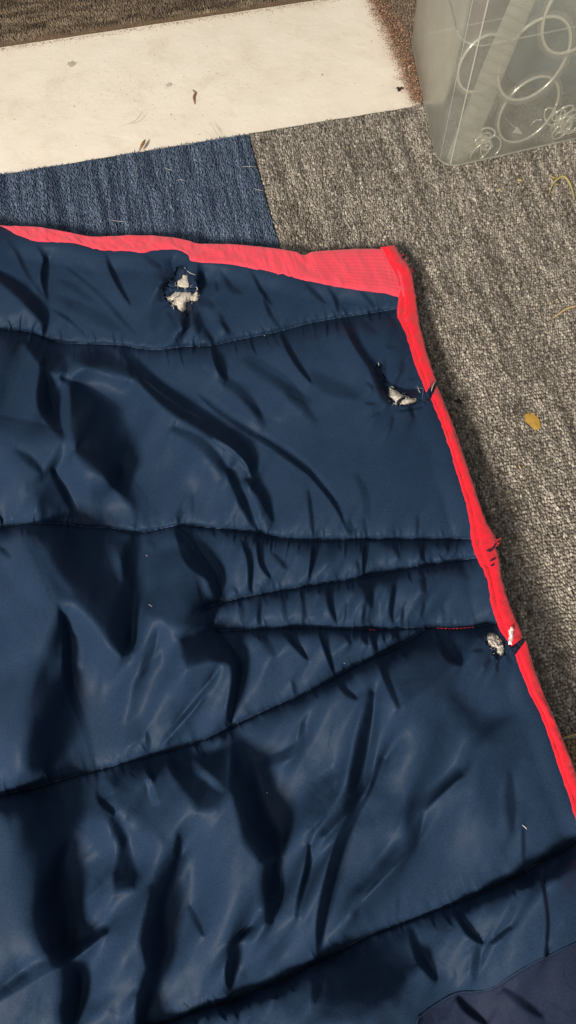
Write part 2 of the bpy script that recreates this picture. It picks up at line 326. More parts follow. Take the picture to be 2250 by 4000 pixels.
# crumbled backing along the torn edge: stuff
def crumbs(name, px, py, s, cols, parent, z=FZ, lift=.004):
    n = len(px); P = U(px, py, 0); P[:, 2] = z+lift*rng.random(n)
    T = rng.normal(0, 1, (n, 5, 3)); T /= np.linalg.norm(T, axis=2)[..., None]; T *= s[:, None, None]*rng.uniform(.4, 1.3, (n, 5, 1)); T[..., 2] *= .6
    V = P[:, None]+T; V[..., 2] = np.maximum(V[..., 2], z+.0002)
    f = np.array([[0, 1, 2], [0, 2, 3], [0, 3, 4], [0, 4, 1], [1, 3, 2], [1, 4, 3]])
    C = np.repeat(cols[:, None], 5, 1).reshape(-1, 3)
    return mesh(name, V.reshape(-1, 3), [(f[None]+(np.arange(n)*5)[:, None, None]).reshape(-1, 3)], M_yarn, parent, smooth=False, colors=C, kind='stuff')
n = 9000; a = rng.integers(0, k, n); tt_ = rng.beta(2.0, 2.4, n); Wd = np.interp(EDGE[a, 1], [0, 90, 250, 400], [85, 120, 120, 55])
cx = EDGE[a, 0]-34+Wd*(tt_-.12)+rng.normal(0, 9, n); cy = EDGE[a, 1]+rng.normal(0, 10, n)
cols = lerp3((.15, .075, .045), (.60, .44, .30), rng.random(n))*np.where(rng.random(n) < .25, .4, 1)[:, None]
cols = cols*np.where(rng.random(n)[:, None] < .25, np.array([[1.2, .75, .72]]), 1)
crumbs('crumbled_backing', cx, cy, rng.uniform(.0006, .0020, n), cols, ts, z=.0005, lift=.006)
# dirt along the brown tile's near edge and specks on the paint
n = 2600; uu = rng.uniform(-.62, .30, n); vv = vt-.002-np.abs(rng.normal(0, .005, n)); Pp = w_of(uu, vv); px, py = proj(Pp)
sp = crumbs('carpet_fluff', px, py, rng.uniform(.0004, .0011, n), lerp3((.12, .075, .04), (.42, .32, .2), rng.random(n)), fl, lift=.001)
n = 900; px = rng.normal(640, 300, n); py = 330+rng.normal(0, 75, n)-(px-640)*.16; ok = (py > 100-px*.16+110) & (py < 620-.16*px)
px, py = px[ok], py[ok]; n = len(px)
crumbs('paint_chips', px, py, rng.uniform(.0003, .0010, n)*np.where(rng.random(n) < .08, 2, 1), lerp3((.30, .23, .14), (.72, .63, .48), rng.random(n)), fl, lift=.0002)

# ================================================================== BLANKET
step = 4; gx = np.arange(-280, 2660, step, float); gy = np.arange(790, 4300, step, float)
X, Y = np.meshgrid(gx, gy); NY, NX = X.shape
tone = np.zeros_like(X)
def win(pts, pad):
    P = np.asarray(pts); x0, y0 = P.min(0)-pad; x1, y1 = P.max(0)+pad
    return (slice(max(0, int((y0-gy[0])/step)), max(0, int((y1-gy[0])/step)+1)), slice(max(0, int((x0-gx[0])/step)), max(0, int((x1-gx[0])/step)+1)))
def D(p, pts, w, v, sl=None, sr=None, taper=True):
    """a fold drawn as a band: w half width, v tone (<0 turned from the lamp), softness on its left and right"""
    pts = Q(p, pts); sl = (w*1.3+5 if v < 0 else w+6) if sl is None else sl; sr = ((12 if w >= 12 else 7) if v < 0 else w+6) if sr is None else sr
    if len(pts) > 2 and taper != 'pucker': pts = [tuple(q) for q in cr(pts, 4*len(pts))]
    wi = win(pts, w+max(sl, sr)+6); x, y = X[wi], Y[wi]
    if x.size == 0: return
    d, s, al, L = segdist(pts, x, y); f = al/L
    lo = .42 if w >= 12 else .10; tp = np.clip(np.sin(np.pi*np.clip(f, .0, 1))**.5, lo, 1) if taper else 1; tp = np.clip((1-f), .02, 1)**.7 if taper == 'pucker' else tp
    sd = d*s; ww = w*tp
    prof = sm(-ww-sl, -ww+sl*.35, sd)*(1-sm(ww-sr*.35, ww+sr, sd)); endd = 1-sm(0, (2.4*w if w >= 12 else w)+8, np.where((f <= 0) | (f >= 1), d, 0))
    tone[wi] += v*prof*endd*(np.clip(tp*2.2, .35, 1) if taper else 1)
def G(p, poly, v, soft=20, sharp=None):
    poly = Q(p, poly); wi = win(poly, soft+6); x, y = X[wi], Y[wi]
    if x.size == 0: return
    d, s, al, L = segdist(poly+[poly[0]], x, y); d = np.where(inside(poly, x, y), d, -d); tone[wi] += v*sm(-soft, soft, d)
SEAM_A = [(-280, 1255), (0, 1287), (124, 1299), (199, 1335), (414, 1345), (489, 1349), (530, 1359), (613, 1366), (704, 1355), (828, 1349), (911, 1330), (1077, 1297), (1200, 1264), (1320, 1242), (1450, 1222), (1570, 1203), (1700, 1180)]
SEAM_B = [(-280, 2090), (0, 2061), (83, 2046), (215, 2043), (331, 2058), (431, 2062), (540, 2080), (629, 2065), (712, 2050), (828, 2062), (994, 2078), (1040, 2096), (1200, 2109), (1415, 2106), (1628, 2105), (1900, 2105)]
SEAM_C = [(797, 2375), (884, 2349), (990, 2325), (1183, 2291), (1376, 2262), (1521, 2233), (1666, 2207), (1910, 2172)]
SEAM_D = [(852, 2465), (942, 2460), (1067, 2452), (1222, 2449), (1376, 2456), (1492, 2458), (1570, 2454), (1666, 2449), (1763, 2453), (1859, 2446), (1990, 2424)]
SEAM_E = [(-280, 3190), (0, 3108), (166, 3067), (315, 3023), (414, 3001), (497, 2976), (588, 2951), (745, 2905), (828, 2876), (911, 2834), (1038, 2774), (1164, 2721), (1299, 2649), (1376, 2605), (1492, 2552), (1570, 2514), (1628, 2480), (1666, 2452)]
SEAM_H = [(300, 4110), (480, 4045), (652, 3990), (811, 3934), (932, 3897), (993, 3865), (1105, 3828), (1180, 3785), (1273, 3739), (1347, 3702), (1459, 3646), (1599, 3594), (1720, 3548), (1832, 3506), (1925, 3464), (2018, 3427), (2102, 3371), (2204, 3315), (2270, 3260), (2420, 3150)]
SEAM_I = [(1560, 4290), (1627, 4000), (1645, 3967), (1692, 3930), (1785, 3879), (1860, 3872), (1925, 3860), (1990, 3818), (2065, 3771), (2139, 3734), (2260, 3678), (2640, 3500)]
WEDGE = Q('m6', [(-8, 160), (40, 190), (100, 280), (150, 350), (172, 440), (150, 490), (140, 560), (180, 610), (222, 660), (240, 730), (240, 800), (222, 900), (212, 970)])
# --- folds, top band
D('t3', [(-60, 330), (20, 380), (120, 450), (230, 560), (285, 640), (280, 710)], 20, -1.3, 22, 8)
D('t3', [(228, 165), (290, 260), (272, 350), (285, 440), (302, 515)], 11, -1.1, 6, 8)
D('t3', [(660, 215), (700, 330), (760, 450), (825, 555)], 8, -1.1, 6, 8)
D('t3', [(400, 300), (520, 390), (640, 500), (740, 610), (870, 755)], 7, -.75, 8, 8)
D('t3', [(320, 575), (430, 640), (545, 750)], 5, -.95, 6, 6)
D('t3', [(900, 230), (970, 285), (1020, 310)], 8, -.8)
D('t3', [(370, 390), (480, 450), (580, 520)], 9, -.45); D('t3', [(370, 500), (560, 600), (740, 690)], 17, -.45)
D('t3', [(30, 120), (100, 210), (180, 370), (300, 530)], 6, -.5, 5, 14); D('t3', [(1010, 580), (980, 640), (960, 700)], 16, -.6)
D('t3', [(1055, 590), (1090, 650), (1125, 730)], 8, -.7); D('t3', [(1165, 560), (1160, 640), (1165, 700)], 10, -1.2)
D('t3', [(1205, 520), (1235, 620), (1270, 700), (1330, 790)], 14, -.8); D('t3', [(1245, 280), (1268, 360), (1262, 450)], 8, -1.2, 6, 10)
D('t3', [(1360, 395), (1366, 465)], 4, -.9); D('t3', [(1370, 320), (1449, 420)], 7, -.5); D('t3', [(1280, 560), (1340, 650), (1430, 760)], 10, .4)
D('t3', [(600, 320), (720, 500), (850, 650)], 22, .3); D('t3', [(1060, 320), (1000, 420)], 10, -.5)
D('t3', [(370, 260), (560, 420), (720, 620)], 10, .35); D('t3', [(1290, 700), (1350, 790)], 6, -.8); D('t3', [(1380, 600), (1449, 740)], 6, -.7)
D('t3', [(940, 240), (1060, 260), (1140, 290)], 14, -.4)
D('c4', [(210, 335), (270, 450), (345, 555)], 6, -1.1, 5, 8); D('c4', [(290, 510), (330, 600), (385, 690)], 5, -.9)
D('c4', [(398, 705), (430, 800), (500, 920), (595, 1045)], 8, -1.2, 6, 8); D('c4', [(20, 340), (90, 440), (160, 480)], 8, -.55)
D('c4', [(540, 400), (610, 470), (680, 540)], 6, -.9); D('c4', [(690, 440), (740, 510), (762, 605)], 7, -1, 5, 8)
D('c4', [(900, 460), (970, 540), (1000, 580)], 5, -.7); D('c4', [(775, 625), (860, 780), (930, 890), (1005, 1000)], 9, -1.5, 5, 10)
D('c4', [(1060, 590), (1130, 700)], 6, -.7); D('c4', [(900, 650), (1000, 730)], 9, -.4); D('c4', [(600, 990), (700, 1060), (860, 1120)], 24, -.4, 20, 30)
D('c4', [(0, 880), (40, 1010), (130, 1080), (230, 1190), (290, 1290)], 14, -.7); D('c4', [(200, 880), (400, 1020), (560, 1180)], 20, -.3)
D('c4', [(960, 920), (1010, 1020), (1050, 1110), (1090, 1170)], 11, -1.3); D('c4', [(1100, 1060), (1180, 1105), (1290, 1080)], 10, -1.3)
D('c4', [(1125, 1222), (1290, 1190)], 4, -.6); D('c4', [(1060, 820), (1130, 810)], 5, -.4); D('c4', [(700, 700), (800, 850), (960, 1100)], 30, .25)
D('c4', [(610, 600), (640, 640)], 4, -.6); D('c4', [(0, 640), (60, 700), (110, 750)], 6, -.7)
# --- second band
D('l8', [(575, 180), (650, 290), (760, 400), (880, 480), (1000, 560), (1110, 640), (1170, 700), (1205, 790)], 34, -1.5, 26, 9)
D('l8', [(670, 335), (780, 425), (880, 490), (960, 530)], 4, .9, 5, 5); D('l8', [(1000, 620), (1080, 668), (1150, 740), (1180, 800)], 6, 1.3, 6, 6)
D('l8', [(820, 575), (920, 620), (1000, 690), (1080, 790)], 17, -.7); D('l8', [(1085, 780), (1130, 880), (1180, 980), (1212, 1065)], 15, -1.2, 18, 7)
D('l8', [(1165, 815), (1230, 880), (1270, 960), (1285, 1000)], 13, -1.0, 8, 14); D('l8', [(1150, 860), (1195, 950), (1215, 1030)], 9, .8)
D('l8', [(930, 410), (1040, 500), (1160, 580), (1300, 670), (1449, 785)], 8, -1.0, 6, 10)
D('q2', [(440, 720), (560, 790), (700, 900), (800, 1010), (890, 1130), (950, 1260)], 8, -1.1, 6, 10)
D('q2', [(140, 480), (440, 690), (680, 850), (820, 990), (900, 1100)], 10, .4, 8, 8)
D('l8', [(1000, 185), (1030, 280), (1070, 345)], 9, -1.2, 6, 10); D('l8', [(1070, 340), (1150, 390), (1225, 500)], 18, -.5)
D('l8', [(1150, 250), (1300, 350), (1460, 440)], 14, -.35); D('q2', [(620, 500), (700, 560), (770, 640)], 12, -.4)
D('q2', [(150, 340), (330, 450), (560, 640)], 14, .35, 12, 16); D('q2', [(370, 980), (440, 1010), (500, 1160), (520, 1260)], 18, -.7)
D('q2', [(730, 1030), (745, 1150), (760, 1290)], 6, -.6); D('q2', [(960, 1220), (985, 1300)], 12, -1.1); D('q2', [(1040, 1190), (1060, 1300)], 7, -.6)
D('q2', [(1350, 1180), (1345, 1310)], 6, -.7, 5, 5); D('q2', [(540, 1190), (550, 1290)], 6, -.4); D('q2', [(1010, 960), (1060, 1080), (1070, 1200)], 12, -.3); D('q2', [(930, 1180), (960, 1240), (1010, 1240)], 6, .5)
G('l8', [(115, 165), (200, 170), (300, 230), (325, 270), (315, 305), (240, 310), (180, 260)], -1.3, 14)
D('l8', [(205, 290), (205, 430), (245, 520), (292, 605)], 22, -1.25, 20, 10); D('l8', [(290, 335), (420, 395), (520, 450), (572, 490)], 13, -.9, 14, 6)
G('l8', [(330, 380), (440, 420), (560, 490), (612, 580), (622, 690), (560, 770), (440, 720), (360, 680), (325, 560)], -1.25, 16)
D('l8', [(370, 685), (520, 760), (620, 860), (672, 940), (655, 1050)], 34, -1.7, 34, 7, 'pucker' if 0 else True); G('l8', [(160, 880), (250, 770), (310, 870), (392, 1032), (190, 1035)], -.75, 20); D('l8', [(255, 775), (315, 880), (392, 1030)], 12, -.6, 20, 5)
D('l8', [(80, 680), (150, 730), (190, 770)], 12, -.7); D('l8', [(-40, 520), (100, 570), (290, 600)], 30, -.5); G('l8', [(-60, 110), (150, 120), (200, 300), (220, 560), (-60, 600)], -.45, 60)
D('l8', [(300, 190), (450, 235), (600, 310)], 38, -1.1, 34, 20); D('l8', [(325, 330), (480, 315), (600, 380), (720, 460)], 22, .6); D('l8', [(318, 650), (360, 780), (405, 990)], 20, .65)
D('l8', [(640, 600), (670, 900)], 45, .3, 8, 40); D('l8', [(940, 760), (1000, 980)], 40, .4); D('l8', [(480, 840), (570, 1000)], 20, .3); D('l8', [(0, 700), (60, 980)], 40, .3)
D('l8', [(710, 915), (745, 985)], 10, -.7); D('l8', [(856, 950), (842, 1025)], 9, -1.1); D('l8', [(905, 880), (915, 1000)], 7, -.5)
# --- third band (wedge of gathers) and below
D('m6', [(20, 150), (95, 270), (142, 350), (165, 450)], 28, -1.4, 34, 6); D('m6', [(60, 185), (150, 300), (225, 405)], 11, .8)
D('m6', [(250, 215), (285, 300), (288, 440)], 9, -1, 8, 5); D('m6', [(316, 205), (330, 310), (372, 375)], 7, -1.3, 5, 6); D('m6', [(542, 225), (538, 300), (525, 375)], 7, -1.2, 6, 5)
D('m6', [(380, 270), (440, 335)], 7, -.7); D('m6', [(205, 385), (240, 440)], 7, -.8); D('m6', [(750, 215), (748, 290), (745, 372)], 6, -1.5, 5, 5); D('m6', [(718, 300), (735, 368)], 5, -.7)
D('m6', [(868, 235), (892, 292)], 5, -.6); D('m6', [(985, 215), (982, 270), (992, 312)], 5, -1.2); D('m6', [(1090, 217), (1086, 262)], 4, -.9); D('m6', [(640, 230), (600, 300)], 14, -.3)
D('m6', [(450, 250), (480, 340)], 14, .35); D('m6', [(800, 240), (820, 320)], 12, .3); D('m6', [(1020, 240), (1060, 290)], 8, .3)
D('m6', [(330, 450), (322, 530), (330, 572)], 7, -.8); D('m6', [(420, 440), (432, 560)], 9, -.45); D('m6', [(600, 400), (612, 480), (640, 562)], 7, -1)
D('m6', [(758, 380), (775, 480)], 14, -.9); D('m6', [(752, 480), (740, 562)], 5, -.8); D('m6', [(870, 400), (858, 500), (868, 562)], 6, -1); D('m6', [(905, 490), (900, 562)], 4, -.8)
D('m6', [(985, 370), (992, 430)], 10, -.7); D('m6', [(992, 470), (975, 545)], 5, -.7); D('m6', [(1130, 300), (1170, 380)], 10, -.3); D('m6', [(690, 430), (700, 540)], 10, .4); D('m6', [(820, 400), (825, 520)], 10, .4); D('m6', [(560, 430), (575, 540)], 8, .3)
D('m6', [(500, 430), (510, 560)], 6, -.45); D('m6', [(680, 470), (668, 560)], 5, -.5); D('m6', [(1060, 480), (1075, 560)], 7, -.4); D('m6', [(250, 470), (262, 570)], 8, -.4)
D('m6', [(420, 580), (470, 640), (525, 705)], 7, -1.1); D('m6', [(330, 600), (385, 680)], 12, -.4); D('m6', [(565, 585), (600, 680), (632, 772)], 7, -1.2, 6, 6); D('m6', [(778, 590), (800, 685)], 6, -1.2)
D('m6', [(670, 590), (695, 640)], 5, -.7); D('m6', [(868, 580), (892, 625)], 5, -.8); D('m6', [(740, 590), (762, 645)], 5, -.8); D('m6', [(458, 785), (482, 855)], 6, -.8); D('m6', [(620, 700), (700, 640)], 12, .3)
D('m6', [(160, 590), (215, 660), (238, 730), (238, 800), (218, 900), (208, 975)], 15, -1.7, 24, 5); D('m6', [(260, 640), (300, 760), (260, 900)], 26, .35)
G('m6', [(820, 695), (1000, 595), (1080, 620), (1135, 710), (1010, 830), (910, 890), (860, 800)], -.6, 26)
D('m6', [(808, 695), (840, 790), (892, 905)], 10, -1.2, 8, 12); D('m6', [(640, 780), (675, 830), (722, 862)], 8, -.9); D('m6', [(1038, 585), (1080, 680), (1145, 725)], 11, -1.1, 8, 12)
D('m6', [(1180, 760), (1250, 900)], 50, .2)
D('r1', [(592, 10), (572, 150), (540, 300), (525, 420), (470, 510), (395, 600)], 26, -1.0, 30, 8); D('r1', [(620, 60), (575, 330), (540, 450), (440, 600), (360, 720)], 13, .9)
D('r1', [(640, 290), (580, 400), (515, 520), (450, 660), (415, 800), (380, 960), (370, 1105)], 19, -1.05, 12, 14); D('r1', [(400, 650), (340, 800), (270, 1000), (150, 1150)], 18, .55)
D('r1', [(330, 650), (318, 780), (278, 940)], 12, -.95); D('r1', [(430, 360), (380, 450), (330, 560)], 40, -.55); D('r1', [(960, 350), (850, 430), (780, 500), (755, 620), (650, 740), (560, 840), (515, 930)], 28, -.75)
G('r1', [(930, 20), (1050, 90), (1150, 120), (1120, 190), (1040, 215), (980, 150)], -.5, 55); D('r1', [(640, 90), (740, 200), (700, 400)], 50, .35); D('r1', [(1000, 450), (900, 600), (1050, 700)], 60, .25)
G('r1', [(5, 170), (60, 200), (105, 320), (150, 490), (225, 620), (200, 700), (120, 720), (50, 640), (0, 420)], -1.5, 16)
D('r1', [(150, 690), (180, 830), (160, 960)], 30, -1.1); D('r1', [(100, 315), (200, 280), (285, 230), (305, 140)], 17, -.6); D('r1', [(-10, 1220), (20, 1090), (90, 990)], 17, -.7); D('r1', [(50, 1080), (150, 1160)], 40, .5)
D('r1', [(1228, 560), (1232, 745)], 5, -.5); D('r1', [(1172, 350), (1182, 580)], 14, -.35); D('r1', [(702, 870), (704, 950)], 7, -.5); D('r1', [(580, 930), (620, 1000)], 12, -.3)
G('r1', [(420, 1125), (730, 985), (765, 1150), (700, 1290), (550, 1400), (330, 1400)], -.65, 44)
D('r1', [(755, 985), (790, 1100), (858, 1205)], 12, -1.0); D('r1', [(938, 915), (1000, 1010), (1065, 1062)], 8, -1.1); D('r1', [(1190, 800), (1255, 800)], 14, -1.0); D('r1', [(1302, 765), (1330, 950), (1322, 1112)], 4, -1.2, 5, 5, False)
D('r1', [(1090, 1060), (1180, 985)], 10, -.5); D('r1', [(1040, 1080), (1020, 1200)], 12, -.45); D('r1', [(950, 1275), (990, 1330), (1080, 1400)], 10, -.8); D('r1', [(1150, 1250), (1300, 1360)], 12, -.4); D('r1', [(1340, 780), (1449, 700)], 25, -.6)
D('r1', [(180, 1240), (190, 1290)], 10, -.8); D('r1', [(370, 1170), (350, 1300)], 12, -.5); D('r1', [(100, 1260), (60, 1390)], 20, .3)
# --- big left panel
G('q3', [(130, 60), (300, 50), (500, 60), (760, 80), (800, 200), (780, 400), (750, 780), (690, 830), (620, 770), (520, 620), (420, 510), (320, 500), (250, 360), (180, 200)], -1.35, 22)
D('q3', [(580, 130), (640, 240), (680, 380)], 12, .5); D('q3', [(200, 150), (290, 330), (400, 460)], 12, .45); D('q3', [(110, 80), (230, 350), (300, 520)], 8, -.5, 10, 4)
G('n', [(150, 900), (235, 760), (280, 620), (318, 760), (335, 1000), (440, 1250), (442, 1370), (250, 1430), (110, 1370), (95, 1120)], -.85, 40); D('n', [(272, 590), (316, 740), (330, 960), (425, 1230), (440, 1370)], 14, -.75, 16, 6)
G('q3', [(800, 220), (1000, 200), (1130, 330), (1180, 520), (1210, 680), (1000, 650), (860, 600), (770, 500)], -.75, 24)
G('q3', [(1020, 720), (1120, 680), (1230, 690), (1290, 780), (1310, 860), (1180, 850), (1060, 890), (1020, 820)], -1.3, 18)
D('q3', [(1010, 130), (1080, 260), (1190, 370)], 22, -1.1, 14, 8); D('q3', [(1215, 920), (1120, 1070), (1010, 1190), (930, 1310)], 8, -1.1, 10, 8)
D('q3', [(380, 520), (520, 700), (660, 900), (640, 1150), (560, 1420)], 34, .6); D('q3', [(900, 620), (950, 740), (970, 880)], 18, .5); D('q3', [(1000, 1000), (1150, 1200), (950, 1330)], 34, .3)
D('q3', [(790, 1180), (740, 1300)], 26, -.4); D('q3', [(830, 1240), (850, 1370)], 8, -.6, 6, 5); D('q3', [(420, 720), (460, 860)], 18, -.4); D('q3', [(880, 720), (800, 900)], 14, -.45)
D('q3', [(780, 100), (830, 160), (890, 190)], 11, -1.1); D('q3', [(920, 110), (960, 220)], 20, .4); D('q3', [(0, 200), (60, 260)], 8, -.7); D('q3', [(860, 360), (850, 440)], 14, .35)
D('q3', [(60, 200), (200, 480)], 40, .35); D('q3', [(30, 1250), (60, 1450)], 30, .25); D('q3', [(720, 200), (760, 420)], 14, -.5); D('q3', [(820, 600), (760, 720)], 14, .4)
# --- bottom band
G('b2', [(-40, 240), (200, 180), (385, 140), (390, 260), (300, 400), (240, 560), (300, 700), (290, 890), (180, 890), (70, 740), (20, 600), (40, 420)], -1.25, 26)
D('b2', [(402, 120), (412, 230), (480, 300)], 7, -1.2); G('n', [(480, 1400), (840, 1300), (850, 1500), (770, 1700), (660, 1660), (560, 1560)], -.4, 34); D('b2', [(430, 150), (465, 225)], 11, .8); G('n', [(480, 1560), (560, 1590), (625, 1740), (660, 1880), (640, 1930), (540, 1960), (520, 1860), (560, 1740)], -.65, 22); D('b2', [(615, 90), (645, 155)], 7, -1.2); D('b2', [(620, 150), (655, 270)], 9, .5)
G('b2', [(700, 70), (960, 20), (970, 200), (920, 280), (830, 290), (760, 200)], -1.0, 22); D('b2', [(760, 60), (860, 140), (930, 200)], 12, .55); G('n', [(845, 1680), (820, 1780), (710, 1930), (665, 2080), (655, 2180), (700, 2320), (640, 2440), (640, 2600), (700, 2600), (705, 2460), (800, 2270), (800, 2180), (765, 2060), (800, 1930), (865, 1790)], -1.0, 18)
D('b2', [(440, 790), (310, 880), (160, 960), (-20, 1080)], 22, -.95); D('b2', [(240, 900), (300, 1000), (285, 1200)], 36, -.7); D('b2', [(790, 680), (855, 815)], 11, -.6); D('b2', [(1040, 780), (975, 850), (955, 930), (965, 1040)], 15, -.7, 14, 20)
D('b2', [(860, 380), (900, 600), (830, 880), (700, 1100)], 60, .45); D('b2', [(470, 850), (400, 1050)], 50, .45); D('b2', [(1110, 930), (1060, 1010)], 30, .5); D('b2', [(60, 800), (130, 960)], 24, .35); D('b2', [(420, 500), (360, 640)], 30, -.3); D('b2', [(400, 330), (430, 450)], 26, .3)
D('b2', [(900, 1090), (800, 1130)], 30, -.4)
G('raw', [(-300, 2150), (250, 2250), (800, 2900), (900, 3500), (600, 4300), (-300, 4300)], -.32, 260); G('raw', [(900, 3950), (1700, 3620), (1900, 4300), (600, 4300)], -.35, 120)  # first one: broad slope added to put the lower-left shade into the shape
D('T1', [(760, 1300), (720, 1500), (740, 1720)], 11, -1.3); D('T1', [(1060, 430), (1060, 700), (1080, 1000)], 12, -1.1); D('T1', [(1000, 1150), (1150, 1180), (1300, 1260)], 12, -.7); D('T1', [(640, 260), (480, 420), (330, 700)], 12, -.5)
# --- gathers round the tears
for p, cx_, cy_, r0, r1, n in (('T1', 680, 900, 330, 520, 15), ('T2', 560, 780, 320, 470, 9), ('T3', 560, 680, 220, 380, 9)):
    for q in range(n):
        an = q/n*6.28+rng.uniform(-.2, .2); D(p, [(cx_+r0*math.cos(an), cy_+r0*math.sin(an)*1.2), (cx_+r1*math.cos(an+.15), cy_+r1*math.sin(an+.15)*1.2)], 4, rng.uniform(-.9, -.3))
SEAMS = [(SEAM_A, .85, 1), (SEAM_B, 1, 2), (SEAM_C, .9, 3), (SEAM_D, .9, 4), (SEAM_E, 1.1, 5), (SEAM_H, 1, 6)]
gather = np.zeros_like(X)
# --- puckers: short pulls running off every seam
prn = np.random.default_rng(21)
for pts, amp, sd_ in SEAMS:
    C = cr(pts, 600); L_ = np.r_[0, np.cumsum(np.hypot(*np.diff(C, axis=0).T))]; s0 = 20
    while s0 < L_[-1]:
        x0, y0 = np.interp(s0, L_, C[:, 0]), np.interp(s0, L_, C[:, 1]); x1, y1 = np.interp(s0+4, L_, C[:, 0]), np.interp(s0+4, L_, C[:, 1])
        tx, ty = x1-x0, y1-y0; nn = math.hypot(tx, ty)+1e-6; nx, ny = -ty/nn, tx/nn   # below the seam
        small = sd_ in (3, 4, 5) and x0 > 850
        for sg, ll, vv in ((1, prn.uniform(25, 85), prn.uniform(-1.1, -.4)), (-1, prn.uniform(18, 60), prn.uniform(-1.2, -.3))):
            if prn.random() < .25: continue
            sk = prn.uniform(-.15, .45)*sg; ll *= .75 if small else 1
            D('raw', [(x0, y0), (x0+(nx*sg+sk*tx/nn*.5)*ll*.5, y0+(ny*sg)*ll*.5), (x0+(nx*sg+sk*tx/nn)*ll, y0+ny*sg*ll)], prn.uniform(2.5, 6), vv, 4, 4, 'pucker')
            D('raw', [(x0-7, y0), (x0-7+(nx*sg+sk*tx/nn)*ll*.7, y0+ny*sg*ll*.7)], prn.uniform(3, 6), .35, 5, 5, 'pucker')
        s0 += prn.uniform(16, 60) if amp < 1.2 else 40
for sm_, amp, sd_ in SEAMS:
    wi = win(sm_, 200); x, y = X[wi], Y[wi]; d, s, al, L = segdist(sm_, x, y); above = s > 0
    inn = 1-sm(0, 60, np.where((al <= 0) | (al >= L), d, 0))
    tone[wi] += np.where(above, .38*np.exp(-(d/45)**2), -1.25*(.7+.7*vn(al/90, al*0, sd_))*np.exp(-(d/30)**1.5)-.40*np.exp(-(d/85)**2))*amp*inn
    V_ = -20*np.exp(-d/6)-15*np.exp(-d/42)
    fine = vn(al/13, d/60, sd_)*4.6*np.exp(-d/20)+vn(al/6.5, d/30, sd_+3)*.9*np.exp(-d/12); med = vn(al/34, d/160, sd_+7)*7*np.exp(-d/48)*sm(0, 18, d)
    gather[wi] += (V_+fine+med*amp)*inn*amp
    # torn stitching dots
d, s, al, L = segdist(WEDGE, X, Y); inn = 1-sm(0, 50, np.where((al <= 0) | (al >= L), d, 0)); gather += -12*np.exp(-d/9)*inn
d, s, al, L = segdist(SEAM_I, X, Y); below = (s < 0); lowI = np.where(below, sm(0, 9, d), 0)
# broad soft mottling, so that nothing is flat
tone += .10*fbm(X/150, Y/150, 3, 20)+.05*fbm(X/40, Y/60, 2, 33)
# faint creases running down and to the right, as slack cloth gathers
ru = (X*.82+Y*.57)/210; rv_ = (-X*.57+Y*.82)/46+1.1*fbm(X/260, Y/260, 3, 61); rg = 1-np.abs(vn(ru*1.3, rv_, 63)); tone -= .10*sm(.90, 1.0, rg)*sm(-.1, .5, fbm(X/190, Y/190, 2, 65)+.15)
# --- heights from tones: slope towards the lamp = -k * tone (least squares, smoothed)
pad = 128; tone = np.clip(np.where(tone < 0, tone*1.15, tone*.7), -2.2, .45); Tp = np.pad(tone-tone.mean(), pad, mode='reflect')
wy = np.fft.fftfreq(Tp.shape[0], step)*2*np.pi; wx = np.fft.fftfreq(Tp.shape[1], step)*2*np.pi; WX, WY = np.meshgrid(wx, wy)
Lx, Ly = -.5, .866; wl = Lx*WX+Ly*WY; w2 = WX**2+WY**2
KS = 1.42; Hh = np.fft.fft2(-KS*Tp)*(-1j*wl)/(wl**2+.04*w2+(2*np.pi/1900)**2)
H = np.real(np.fft.ifft2(Hh))[pad:-pad, pad:-pad]
print('H', np.percentile(H, [0, 5, 50, 95, 100])); H = 110*np.tanh(H/110)
edge_d, es, eal, eL = segdist(OUT, X, Y); INS = inside(OUTPOLY, X, Y)
ef = sm(0, 110, edge_d); Htot = H*ef+gather*sm(0, 25, edge_d)*(.4+.6*ef)-26*lowI
mpx = .85/.93/F
def zbase(px, py, d): return edge_z(py)+.018*(1-np.exp(-d/120))
Z = zbase(X, Y, edge_d)+Htot*mpx; Z = np.maximum(Z, .012)
P = U(X, Y, Z)
def zat(px, py):
    fx = np.clip((np.asarray(px, float)-gx[0])/step, 0, NX-1.001); fy = np.clip((np.asarray(py, float)-gy[0])/step, 0, NY-1.001)
    i = fx.astype(int); j = fy.astype(int); a, b = fx-i, fy-j
    return (Z[j, i]*(1-a)+Z[j, i+1]*a)*(1-b)+(Z[j+1, i]*(1-a)+Z[j+1, i+1]*a)*b
HOLES = [Q('T1', [(330, 820), (450, 740), (505, 620), (560, 500), (670, 440), (770, 520), (860, 620), (1010, 760), (1040, 1000), (1050, 1150), (900, 1240), (860, 1400), (790, 1480), (700, 1420), (560, 1340), (430, 1240), (340, 1120), (300, 960)]),
         Q('T2', [(240, 360), (330, 260), (400, 380), (450, 540), (560, 640), (720, 770), (900, 840), (1010, 900), (880, 955), (690, 985), (540, 960), (450, 860), (370, 700), (300, 560)]),
         Q('T3', [(390, 520), (450, 465), (560, 500), (700, 650), (720, 850), (660, 920), (600, 980), (560, 940), (500, 800), (410, 700)])]
Xc = (X[:-1, :-1]+X[1:, 1:])/2; Yc = (Y[:-1, :-1]+Y[1:, 1:])/2; INc = inside(OUTPOLY, Xc, Yc)
jx = 4*vn(Xc/9, Yc/9, 41)+2*vn(Xc/4, Yc/4, 43); jy = 4*vn(Xc/9, Yc/9, 47)
for h in HOLES: INc &= ~inside(h, Xc+jx, Yc+jy)
